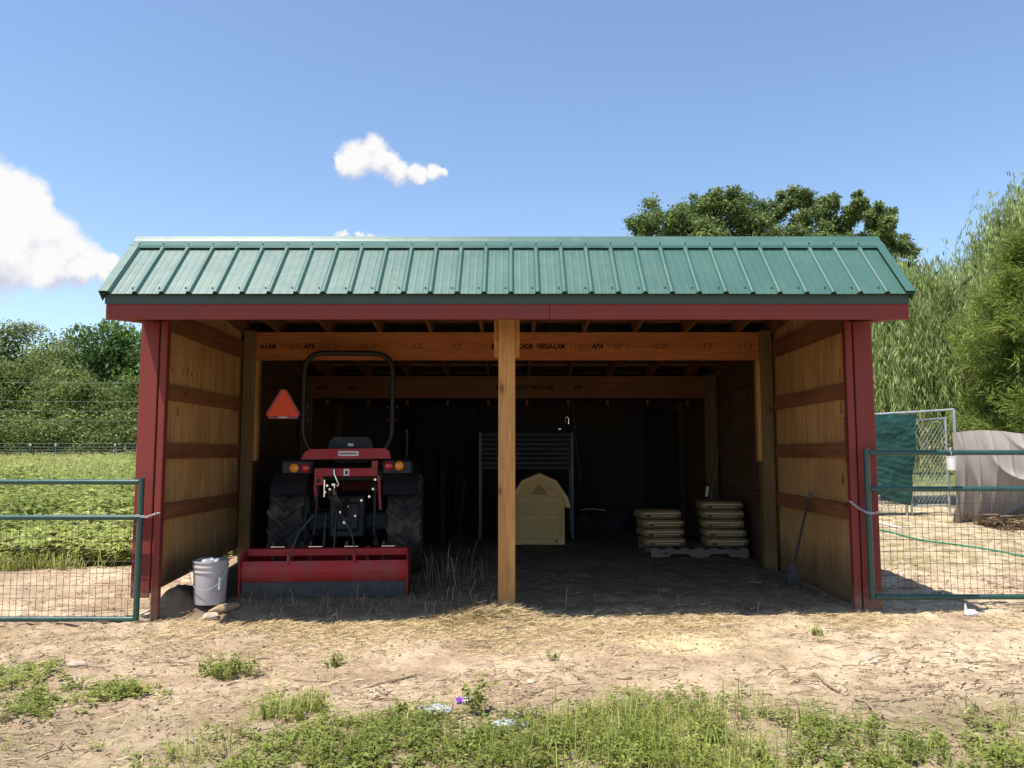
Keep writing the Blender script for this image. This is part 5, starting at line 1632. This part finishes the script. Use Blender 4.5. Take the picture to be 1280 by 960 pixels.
# ------------------------------------------------------------------ tall weeds of the field (uncountable)
def weed_field():
    rr = np.random.default_rng(91)
    n = 10500
    Y = 9.7 + 34*rr.random(n)**2.3
    xr = np.minimum(-3.9, -0.30*Y); xl = -0.74*Y-1.2
    X_ = xl + (xr-xl)*rr.random(n)
    edge = 10.15 + 0.9*(fbm(X_*0.8, X_*0+2, 3)-0.5)*2
    keep = Y > edge
    X_, Y = X_[keep], Y[keep]; n = len(X_)
    H = (0.22+0.55*fbm(X_*1.3+7, Y*0.8, 2)+0.45*(fbm(X_*3.1, Y*3.0+9, 2)-0.4)+0.16*rr.random(n))*(0.45+0.55*sstep(10.0, 12.0, Y))
    H = np.minimum(H, 1.05)
    base = np.stack([X_, Y, ground_z(X_, Y)], 1)
    m = 17
    lean = rr.normal(size=(n, 2))*0.14
    tt = 0.18 + 0.82*rr.random((n, m))
    P = base[:, None, :] + np.stack([lean[:, 0:1]*tt*H[:, None], lean[:, 1:2]*tt*H[:, None], tt*H[:, None]], 2)
    az = rr.random((n, m))*2*math.pi
    D = np.stack([np.cos(az), np.sin(az), 0.45-0.6*rr.random((n, m))], 2)
    N = np.stack([rr.normal(size=(n, m))*0.35, rr.normal(size=(n, m))*0.35, np.ones((n, m))], 2)
    big = 1+0.03*np.maximum(base[:, 1]-12, 0)
    L = (0.055+0.085*rr.random((n, m)))*big[:, None]
    pt = fbm(X_*0.35+3, Y*0.35, 3)
    tint = np.clip(0.20 + 0.30*tt + 0.9*(pt[:, None]-0.45) + rr.normal(size=(n, m))*0.18, 0, 1)
    V, f = leaf_geo(P.reshape(-1, 3), D.reshape(-1, 3), N.reshape(-1, 3), L.ravel(), L.ravel()*0.40, 0.2)
    # stems
    tip = base + np.stack([lean[:, 0]*H, lean[:, 1]*H, H], 1)
    V3, f3 = leaf_geo(base, tip-base, rr.normal(size=(n, 3))*[1, 1, 0.05], H, np.full(n, 0.012), 0.0)
    o = np_mesh('weed_field', np.concatenate([V, V3]), [f, f3+len(V)], FIELDL, tint=np.concatenate([np.repeat(tint.ravel(), 4), np.full(len(V3), 0.45)]), kind='stuff')
    tag(o, 'dense tall green weeds filling the field behind a gate', 'weeds')
    # grass fringe in front of the weeds and pale seed heads at the back
    k_ = 20000
    Yg = 9.5+3.6*rr.random(k_)**1.3; Xg = -0.74*Yg-1.0+(0.30*Yg+1.4)*rr.random(k_)
    ed = 9.85 + 0.9*(fbm(Xg*0.8, Xg*0+2, 3)-0.5)*2
    kp = (Yg > ed) & (rr.random(k_) < sstep(0.35, 0.62, fbm(Xg*1.3+5, Yg*1.3, 3)))
    Xg, Yg = Xg[kp], Yg[kp]; k_ = len(Xg)
    Pg = np.stack([Xg, Yg, ground_z(Xg, Yg)], 1)
    V, f = blade_geo(Pg, (0.08+0.30*rr.random(k_)**1.4)*(1+0.5*(Yg > 10.8)), 0.006+0.005*rr.random(k_), rr.random(k_)*6.28, 0.3+0.9*rr.random(k_))
    k2 = 5000
    Y2 = 22+20*rr.random(k2); X2 = -0.74*Y2-1+(0.27*Y2)*rr.random(k2)
    P2 = np.stack([X2, Y2, ground_z(X2, Y2)], 1)
    V2, f2 = blade_geo(P2, 0.7+0.5*rr.random(k2), 0.018+0.012*rr.random(k2), rr.random(k2)*6.28, 0.2+0.5*rr.random(k2))
    o = np_mesh('field_grass', np.concatenate([V, V2]), [f, f2+len(V)], GRASSL, tint=np.concatenate([np.repeat(np.clip(0.55+0.25*rr.normal(size=k_), 0, 1), 5), np.repeat(np.clip(0.9+0.1*rr.normal(size=k2), 0, 1), 5)]), kind='stuff')
    tag(o, 'grass fringe and pale seed heads among the field weeds', 'grass')
weed_field()

# ------------------------------------------------------------------ yard: straw, twigs, clods, pebbles (uncountable)
def view_xy(rr, n, ymin, ymax, margin=0.15):
    """points spread over the yard, denser close by"""
    y = ymin + (ymax-ymin)*rr.random(n)
    x = (rr.random(n)*2-1)*(0.70*y+margin)
    return x, y
def strips(P, head, L, Wd, lift, curl, rr):
    """lying straws: 2-segment ribbons"""
    n = len(P)
    h = np.stack([np.cos(head), np.sin(head), np.zeros(n)], 1); s_ = np.stack([-np.sin(head), np.cos(head), np.zeros(n)], 1)
    L = L[:, None]; Wd = Wd[:, None]
    up = np.array([[0, 0, 1.0]])
    mid = P + h*L*0.5 + up*(lift*0.7)[:, None] + s_*(curl[:, None]*L*0.2)
    end = P + h*L + up*lift[:, None]
    V = np.empty((n, 6, 3))
    tilt = s_*0.8 + up*0.6
    for k_, c in enumerate((P, mid, end)):
        V[:, 2*k_] = c - tilt*Wd*0.5; V[:, 2*k_+1] = c + tilt*Wd*0.5
    b_ = (np.arange(n)*6)[:, None]
    f = np.concatenate([b_+np.array([[0, 1, 3, 2]]), b_+np.array([[2, 3, 5, 4]])])
    return V.reshape(-1, 3), f
def straw():
    rr = np.random.default_rng(41)
    n = 34000
    x = rr.normal(size=n)*1.9 + 0.2; y = 6.55 - np.abs(rr.normal(size=n))*0.48 + 0.25*rr.random(n)
    n2 = 2600                                            # heap at the foot of the middle post
    x = np.concatenate([x, -0.18+0.34*rr.normal(size=n2)]); y = np.concatenate([y, 6.58+0.07*rr.normal(size=n2)])
    n3 = 7000                                            # thin litter over the yard
    a, b_ = view_xy(rr, n3, 3.4, 6.9); x = np.concatenate([x, a]); y = np.concatenate([y, b_])
    dens = fbm(x*1.4+3, y*1.4+8, 3)
    keep = (rr.random(len(x)) < np.clip((dens-0.36)*3.2, 0.06, 0.9)) & (y < 7.2)
    x, y = x[keep], y[keep]; n = len(x)
    heap_ = np.exp(-(((x+0.18)/0.36)**2+((y-6.6)/0.12)**2))
    P = np.stack([x, y, ground_z(x, y)+0.002+0.012*rr.random(n)+0.07*heap_*rr.random(n)], 1)
    L = 0.03+0.09*rr.random(n)**1.6 + 0.05*heap_
    V, f = strips(P, rr.random(n)*6.28, L, 0.0016+0.0022*rr.random(n), (0.004+0.018*rr.random(n)**2)+0.06*heap_*rr.random(n), rr.normal(size=n), rr)
    tint = np.clip(0.55+0.25*rr.normal(size=n), 0, 1)
    o = np_mesh('dry_straw', V, [f], STRAWC, tint=np.repeat(tint, 6), kind='stuff')
    tag(o, 'dry yellow straw scattered along the front of the shed', 'straw')
straw()
brush()
def twigs():
    rr = np.random.default_rng(43)
    x, y = view_xy(rr, 6800, 3.5, 8.0)
    x3 = np.where(rr.random(4200) < 0.45, -3.3-4.5*rr.random(4200), 3.3+6.5*rr.random(4200)); y3 = 6.9+6.2*rr.random(4200)
    x, y = np.concatenate([x, x3]), np.concatenate([y, y3])
    keep = rr.random(len(x)) < np.clip((fbm(x*1.1+13, y*1.1, 3)-0.34)*3.5, 0.06, 1)
    x, y = x[keep], y[keep]; n = len(x)
    P = np.stack([x, y, ground_z(x, y)+0.003], 1)
    V, f = strips(P, rr.normal(size=n)*0.6+rr.integers(0, 2, n)*3.14, 0.03+0.14*rr.random(n)**2.2, 0.003+0.004*rr.random(n), 0.004+0.012*rr.random(n), rr.normal(size=n), rr)
    # standing dead stalks just inside the opening
    m = 420
    xs_ = -2.5+5.2*rr.random(m); ys_ = 6.62+0.55*rr.random(m)**1.3
    left = rr.random(m) < 0.65
    xs_ = np.where(left, -2.4+2.4*rr.random(m), xs_)
    Ps = np.stack([xs_, ys_, ground_z(xs_, ys_)], 1)
    V2, f2 = blade_geo(Ps, 0.05+0.20*rr.random(m)**1.8, 0.003+0.003*rr.random(m), rr.random(m)*6.28, 0.3+0.9*rr.random(m))
    m3 = 120                                             # dead weed by the far side of the tractor
    xs3 = -0.62+0.20*rr.normal(size=m3); ys3 = 7.9+0.25*rr.normal(size=m3)
    P3 = np.stack([xs3, ys3, ground_z(xs3, ys3)], 1)
    V3, f3 = blade_geo(P3, 0.12+0.38*rr.random(m3)**1.5, 0.004+0.003*rr.random(m3), rr.random(m3)*6.28, 0.2+0.6*rr.random(m3))
    nb = len(V); nb2 = nb+len(V2)
    tint = np.concatenate([np.repeat(np.clip(0.35+0.3*rr.normal(size=n), 0, 1), 6), np.repeat(np.clip(0.7+0.25*rr.normal(size=m), 0, 1), 5), np.repeat(np.clip(0.55+0.25*rr.normal(size=m3), 0, 1), 5)])
    o = np_mesh('dead_stalks', np.concatenate([V, V2, V3]), [f, f2+nb, f3+nb2], TWIG, tint=tint, kind='stuff')
    tag(o, 'broken brown twigs and dead stalks scattered over the dirt', 'twigs')
twigs()
def clods():
    rr = np.random.default_rng(47)
    x, y = view_xy(rr, 26000, 3.4, 12.0)
    keep = rr.random(len(x)) < np.clip((fbm(x*1.7+1, y*1.7+30, 3)-0.36)*4, 0.05, 1)*((y < 6.75) | (np.abs(x) > 3.25))
    x, y = x[keep], y[keep]; n = len(x)
    s_ = 0.003+0.010*rr.random(n)**3
    C = np.stack([x, y, ground_z(x, y)+s_*0.25], 1)
    base = np.array([[1, 0, 0], [0, 1, 0], [-1, 0, 0], [0, -1, 0], [0, 0, 0.8], [0, 0, -0.6]], float)
    az = rr.random(n)*6.28
    V = base[None]*s_[:, None, None]*(0.65+0.7*rr.random((n, 6, 1)))
    ca, sa = np.cos(az)[:, None], np.sin(az)[:, None]
    V = np.stack([V[:, :, 0]*ca-V[:, :, 1]*sa, V[:, :, 0]*sa+V[:, :, 1]*ca, V[:, :, 2]], 2) + C[:, None, :]
    t_ = np.array([[0, 1, 4], [1, 2, 4], [2, 3, 4], [3, 0, 4], [1, 0, 5], [2, 1, 5], [3, 2, 5], [0, 3, 5]])
    f = ((np.arange(n)*6)[:, None, None]+t_[None]).reshape(-1, 3)
    o = np_mesh('dirt_clods', V.reshape(-1, 3), [f], CLOD, tint=np.repeat(rr.random(n), 6), kind='stuff')
    tag(o, 'small crumbs of dry dirt and pebbles over the yard', 'dirt')
CLOD = leaf_plain('dirt_clod', [(0, (0.15, 0.10, 0.065)), (0.6, (0.31, 0.22, 0.145)), (1, (0.48, 0.38, 0.27))], 0.95, 0.0)
clods()

# single stones, sticks and scraps
def rock(u, v, r, seed, mat, squash, label, name='rock', n=30):
    rr = np.random.default_rng(seed)
    d = unit(rr.normal(size=(n, 3)))*(0.72+0.36*rr.random((n, 1)))
    p = on_ground(u, v, 0)
    bm = bmesh.new()
    for q_ in d:
        bm.verts.new((q_[0]*r*squash[0], q_[1]*r*squash[1], q_[2]*r*squash[2]))
    h = bmesh.ops.convex_hull(bm, input=bm.verts)
    bmesh.ops.delete(bm, geom=[g for g in h['geom_interior'] if isinstance(g, bmesh.types.BMVert)], context='VERTS')
    bmesh.ops.bevel(bm, geom=list(bm.edges), offset=r*0.045, segments=1, affect='EDGES')
    me = bpy.data.meshes.new(name)
    bm.to_mesh(me); bm.free()
    me.materials.append(mat)
    o = bpy.data.objects.new(name, me)
    link(o)
    o.location = (p.x, p.y, p.z+r*squash[2]*0.35)
    o.rotation_euler = (0.1*rr.normal(), 0.1*rr.normal(), rr.random()*0.6)
    return tag(o, label, 'rock' if name == 'rock' else 'clod')
def lying(name, u, v, r, seed, mat, squash, label, cat, dz=0.0):
    p = on_ground(u, v, 0)
    o = crumple((0, 0, 0), r, seed, mat, name, None, squash)
    o.location = (p.x, p.y, p.z+r*squash[2]*0.45+dz)
    return tag(o, label, cat)
rock(263, 775, 0.060, 3, STONE, (1.5, 1.0, 0.75), 'angular pale rock in front of the bucket')
rock(96, 832, 0.055, 4, STONE, (1.4, 1.0, 0.5), 'flat pale stone on the dirt above the low weeds')
rock(1083, 822, 0.055, 6, STONE, (1.6, 1.0, 0.35), 'flat pale stone on bare sand below the corner post')
rock(1093, 829, 0.028, 9, STONE, (1.1, 1.0, 0.6), 'small round stone touching the flat pale stone')
rock(905, 783, 0.035, 10, STONE, (1.4, 1.0, 0.5), 'small whitish stone near the edge of the shed shadow')
rock(664, 853, 0.024, 12, STONE, (1.3, 1.0, 0.6), 'tiny pale stone on the dirt above the grass')
rock(282, 763, 0.085, 14, plain('clod_dirt', (0.33, 0.23, 0.14), 0.95, 0, 0.3, 12, 0.8, 0.1), (1.7, 0.8, 0.5), 'big crumbly lump of dirt under the bucket', 'clod', 60)
sh_ = lying('white_scrap', 1214, 770, 0.055, 16, WHITEP, (1.1, 0.6, 0.6), 'white plastic scrap at the tip of the roof shadow', 'scrap')
MB().prism([(-0.055, 0.0), (-0.020, 0.0), (-0.045, 0.085)], 'y', -0.006, 0.006).build('torn_flap', WHITEP, sh_, local=True)
GREYS = plain('grey_scrap', (0.34, 0.34, 0.36), 0.6, 0, 0.2, 14, 0.4)
lying('grey_scrap', 545, 891, 0.070, 18, GREYS, (1.3, 0.8, 0.40), 'crumpled grey plastic scrap at the edge of the weeds', 'scrap')
lying('grey_scrap', 636, 907, 0.060, 19, plain('bluish_scrap', (0.33, 0.38, 0.37), 0.45, 0, 0.2, 14, 0.3), (1.7, 0.6, 0.28), 'long bluish grey scrap of plastic half in the grass', 'scrap')
p = on_ground(577, 882, 0)
wr = empty('candy_wrapper', (p.x, p.y, p.z), 'small purple and white wrapper lying at the grass edge', 'wrapper')
wr.scale = (0.72, 0.72, 0.5)
PURP = plain('purple_foil', (0.20, 0.03, 0.48), 0.3, 0, 0.15, 20, 0.4)
def foil(x0, x1, mat, nme):
    o = MB(); nn = 7
    vs = []
    for i in range(nn):
        for j in range(4):
            x = x0+(x1-x0)*i/(nn-1)
            vs.append((p.x+x, p.y-0.014+0.012*j, p.z+0.022+0.012*math.sin(i*1.9+j)+0.010*j))
    fs = [(i*4+j, i*4+j+1, i*4+j+5, i*4+j+4) for i in range(nn-1) for j in range(3)]
    o.add(vs, fs)
    return o.build(nme, mat, wr, smooth=True)
foil(-0.045, 0.012, PURP, 'purple_half'); foil(0.0135, 0.048, WHITEP, 'white_half')
STICK = wood('stick_wood', (0.46, 0.37, 0.27), (0.24, 0.17, 0.11), 'x', 20, knots=False, rough=0.9)
def stick(pts, r, label, dark=False):
    P = [on_ground(u, v, r*0.9) for u, v in pts]
    P = curve_pts(P, 5)
    o = MB().tube(P, [r*(1-0.45*i/len(P)) for i in range(len(P))], 7).build('stick', STICK, None, smooth=True)
    tag(o, label, 'stick')
stick([(1018, 845), (1032, 856), (1050, 869)], 0.014, 'thick pale stick on bare dirt, biggest stick in the yard')
stick([(520, 845), (495, 853), (462, 861)], 0.009, 'long thin stick lying on dirt left of the wrapper'.replace(' left of', ' before'))
stick([(1215, 881), (1240, 895), (1260, 910)], 0.006, 'thin dark stick near the grass furthest from the weeds')
stick([(1068, 876), (1085, 886), (1096, 898)], 0.007, 'short stick just beyond the thick pale stick')
stick([(1115, 880), (1140, 876), (1152, 874)], 0.005, 'slim straight twig on sand between two longer sticks')
stick([(1208, 829), (1225, 831), (1242, 829)], 0.006, 'short dark stick on the sand below the gate shadow')
stick([(470, 864), (478, 868), (484, 871)], 0.009, 'short stubby pale stick next to the long thin one')

# ------------------------------------------------------------------ foreground greens
PATCH = [  # photo centre u,v, half sizes in metres, broadleaf density, grass density, height factor
    (1000, 960, 1.30, 0.34, 0.8, 0.9, 1.0), (820, 930, 0.55, 0.40, 0.45, 1.8, 1.5), (560, 940, 0.95, 0.42, 1.4, 0.7, 1.0), (380, 945, 0.55, 0.35, 1.3, 0.5, 0.9),
    (370, 885, 0.26, 0.22, 0.5, 1.5, 1.0), (650, 900, 0.40, 0.16, 0.6, 0.8, 0.9), (880, 890, 0.50, 0.30, 1.1, 0.8, 1.0), (1130, 920, 0.60, 0.25, 0.9, 0.6, 0.9),
    (1265, 900, 0.25, 0.16, 0.3, 1.0, 0.7), (60, 880, 0.48, 0.32, 2.6, 0.8, 0.8), (15, 850, 0.32, 0.28, 2.0, 0.6, 0.7), (150, 865, 0.16, 0.14, 1.2, 0.3, 0.7), (60, 833, 0.25, 0.12, 0.6, 0.4, 0.5),
    (20, 940, 0.35, 0.15, 0.3, 1.0, 0.6), (240, 950, 0.14, 0.10, 0.3, 1.0, 0.9), (960, 925, 0.5, 0.3, 0.8, 1.2, 1.2), (1230, 955, 0.5, 0.2, 0.9, 0.7, 0.9), (470, 905, 0.35, 0.2, 1.1, 0.5, 0.8)]
PC = []
for (u, v, rx, ry, bl, gr_, hf_) in PATCH:
    p = on_ground(u, min(v, 958), 0)
    PC.append((p.x, p.y, rx, ry, bl, gr_, hf_))
def density(x, y, k_):
    d = np.zeros_like(x); hf_ = np.zeros_like(x)+1e-6; w = np.zeros_like(x)+1e-6
    for (cx, cy, rx, ry, bl, gr_, h_) in PC:
        e = np.exp(-1.3*(((x-cx)/rx)**2+((y-cy)/ry)**2))
        a = e*(bl if k_ == 0 else gr_)
        d += a; hf_ += e*h_; w += e
    return np.clip(d, 0, 1.6)*sstep(0.41, 0.61, (0.45*fbm(x*2.1+k_*9, y*2.1, 2)+0.55*fbm(x*6+k_*5, y*6, 3))*0.80+0.17*np.clip(d, 0, 1)), hf_/w
def foreground():
    rr = np.random.default_rng(61)
    # broadleaf creeping weeds: short stems with paired leaves
    n = 26000
    y = 3.25+2.6*rr.random(n); x = (rr.random(n)*2-1)*(0.70*y+0.2)
    d, hf_ = density(x, y, 0)
    kp = rr.random(n) < d*0.50
    x, y, hf_ = x[kp], y[kp], hf_[kp]; n = len(x)
    base = np.stack([x, y, ground_z(x, y)], 1)
    H = (0.025+0.075*rr.random(n)**1.4)*hf_
    m = 7
    lean = rr.normal(size=(n, 2))*0.5
    tt = 0.15+0.85*(np.arange(m)[None]+rr.random((n, m)))/m
    P = base[:, None]+np.stack([lean[:, 0:1]*tt*H[:, None], lean[:, 1:2]*tt*H[:, None], tt*H[:, None]], 2)
    az = rr.random((n, 1))*6.28+np.arange(m)[None]*2.4+rr.normal(size=(n, m))*0.3
    D = np.stack([np.cos(az), np.sin(az), 0.15+0.4*rr.random((n, m))], 2)
    N = np.stack([rr.normal(size=(n, m))*0.3, rr.normal(size=(n, m))*0.3, np.ones((n, m))], 2)
    L = 0.016+0.026*rr.random((n, m))
    pt = fbm(x*2.2+4, y*2.2, 3)
    tint = np.clip(0.34+0.9*(pt[:, None]-0.45)+0.25*(tt-0.5)+rr.normal(size=(n, m))*0.13, 0, 1)
    V, f = leaf_geo(P.reshape(-1, 3), D.reshape(-1, 3), N.reshape(-1, 3), L.ravel(), L.ravel()*0.40, 0.18)
    o = np_mesh('ground_weeds', V, [f], WEEDL, tint=np.repeat(tint.ravel(), 4), kind='stuff')
    tag(o, 'low leafy green weeds spreading over the near dirt', 'weeds')
    # grass
    n = 52000
    y = 3.25+2.6*rr.random(n); x = (rr.random(n)*2-1)*(0.70*y+0.2)
    d, hf_ = density(x, y, 1)
    kp = rr.random(n) < d*0.65
    x, y, hf_ = x[kp], y[kp], hf_[kp]; n = len(x)
    base = np.stack([x, y, ground_z(x, y)-0.003], 1)
    tall = rr.random(n)**2.0
    V, f = blade_geo(base, (0.03+0.17*tall)*hf_, 0.0025+0.0030*rr.random(n), rr.random(n)*6.28, 0.15+0.85*rr.random(n))
    pt = fbm(x*2+14, y*2, 3)
    tint = np.clip(0.45+0.8*(pt-0.45)+rr.normal(size=n)*0.16, 0, 1)
    o = np_mesh('grass', V, [f], GRASSL, tint=np.repeat(tint, 5), kind='stuff')
    tag(o, 'fresh green grass blades along the near edge of the yard', 'grass')
foreground()

def weed_plant(u, v, r, n_st, hmin, hmax, leafL, label, seed, mat=WEEDL, grass=0):
    """a single clump that stands out: stems and leaves of its own"""
    rr = np.random.default_rng(seed)
    p = on_ground(u, v, 0)
    t = empty('weed_clump', p, label, 'weed', 'green weed clumps standing on the bare dirt')
    a = rr.random(n_st)*6.28; q_ = r*np.sqrt(rr.random(n_st))
    x, y = p.x+q_*np.cos(a), p.y+q_*np.sin(a)*0.7
    base = np.stack([x, y, ground_z(x, y)], 1)
    H = hmin+(hmax-hmin)*rr.random(n_st)
    lean = rr.normal(size=(n_st, 2))*0.30
    m = 13
    tt = 0.15+0.85*rr.random((n_st, m))
    P = base[:, None]+np.stack([lean[:, 0:1]*tt*H[:, None], lean[:, 1:2]*tt*H[:, None], tt*H[:, None]], 2)
    az = rr.random((n_st, m))*6.28
    D = np.stack([np.cos(az), np.sin(az), 0.5*rr.random((n_st, m))], 2)
    N = np.stack([rr.normal(size=(n_st, m))*0.35, rr.normal(size=(n_st, m))*0.35, np.ones((n_st, m))], 2)
    L = leafL*(0.6+0.7*rr.random((n_st, m)))
    V, f = leaf_geo(P.reshape(-1, 3), D.reshape(-1, 3), N.reshape(-1, 3), L.ravel(), L.ravel()*0.40, 0.2)
    tint = np.clip(0.30+0.3*tt+rr.normal(size=(n_st, m))*0.14, 0, 1)
    np_mesh('leaves', V, [f], mat, t, tint=np.repeat(tint.ravel(), 4))
    tip = base+np.stack([lean[:, 0]*H, lean[:, 1]*H, H], 1)
    V, f = leaf_geo(base, tip-base, rr.normal(size=(n_st, 3))*[1, 1, .05], H, np.full(n_st, 0.004), 0)
    np_mesh('stems', V, [f], mat, t, tint=np.full(len(V), 0.3), kind='stuff')
    if grass:
        gp = base[rr.integers(0, n_st, grass)]+rr.normal(size=(grass, 3))*[0.05, 0.04, 0]
        V, f = blade_geo(gp, 0.03+0.15*rr.random(grass)**1.7, 0.003+0.003*rr.random(grass), rr.random(grass)*6.28, 0.2+0.7*rr.random(grass))
        np_mesh('blades', V, [f], GRASSL, t, tint=np.repeat(np.clip(0.55+0.2*rr.normal(size=grass), 0, 1), 5))
    return t
weed_plant(285, 848, 0.17, 60, 0.06, 0.15, 0.026, 'wide bushy weed clump alone on dirt below the bucket', 201, grass=140)
weed_plant(600, 893, 0.06, 14, 0.12, 0.20, 0.036, 'upright leafy weed standing behind the purple wrapper', 202)
weed_plant(417, 833, 0.055, 16, 0.05, 0.09, 0.022, 'small weed tuft alone on dirt straight below the box blade', 203, grass=20)
weed_plant(365, 893, 0.17, 26, 0.05, 0.12, 0.026, 'clump of long grass blades and leaves beside the bare path', 204, grass=420)
weed_plant(155, 872, 0.11, 34, 0.05, 0.11, 0.024, 'small bushy clump at the tip of the low weed patch', 205)
weed_plant(690, 825, 0.035, 9, 0.03, 0.07, 0.02, 'tiny weed sprig on the dry straw below the middle post', 206)
weed_plant(1022, 795, 0.05, 10, 0.03, 0.08, 0.018, 'thin dry green sprig at the shadow edge near a corner post', 207, grass=25)
weed_plant(498, 890, 0.05, 12, 0.03, 0.06, 0.024, 'tiny bright weed on bare dirt beside the crumpled grey scrap', 208)
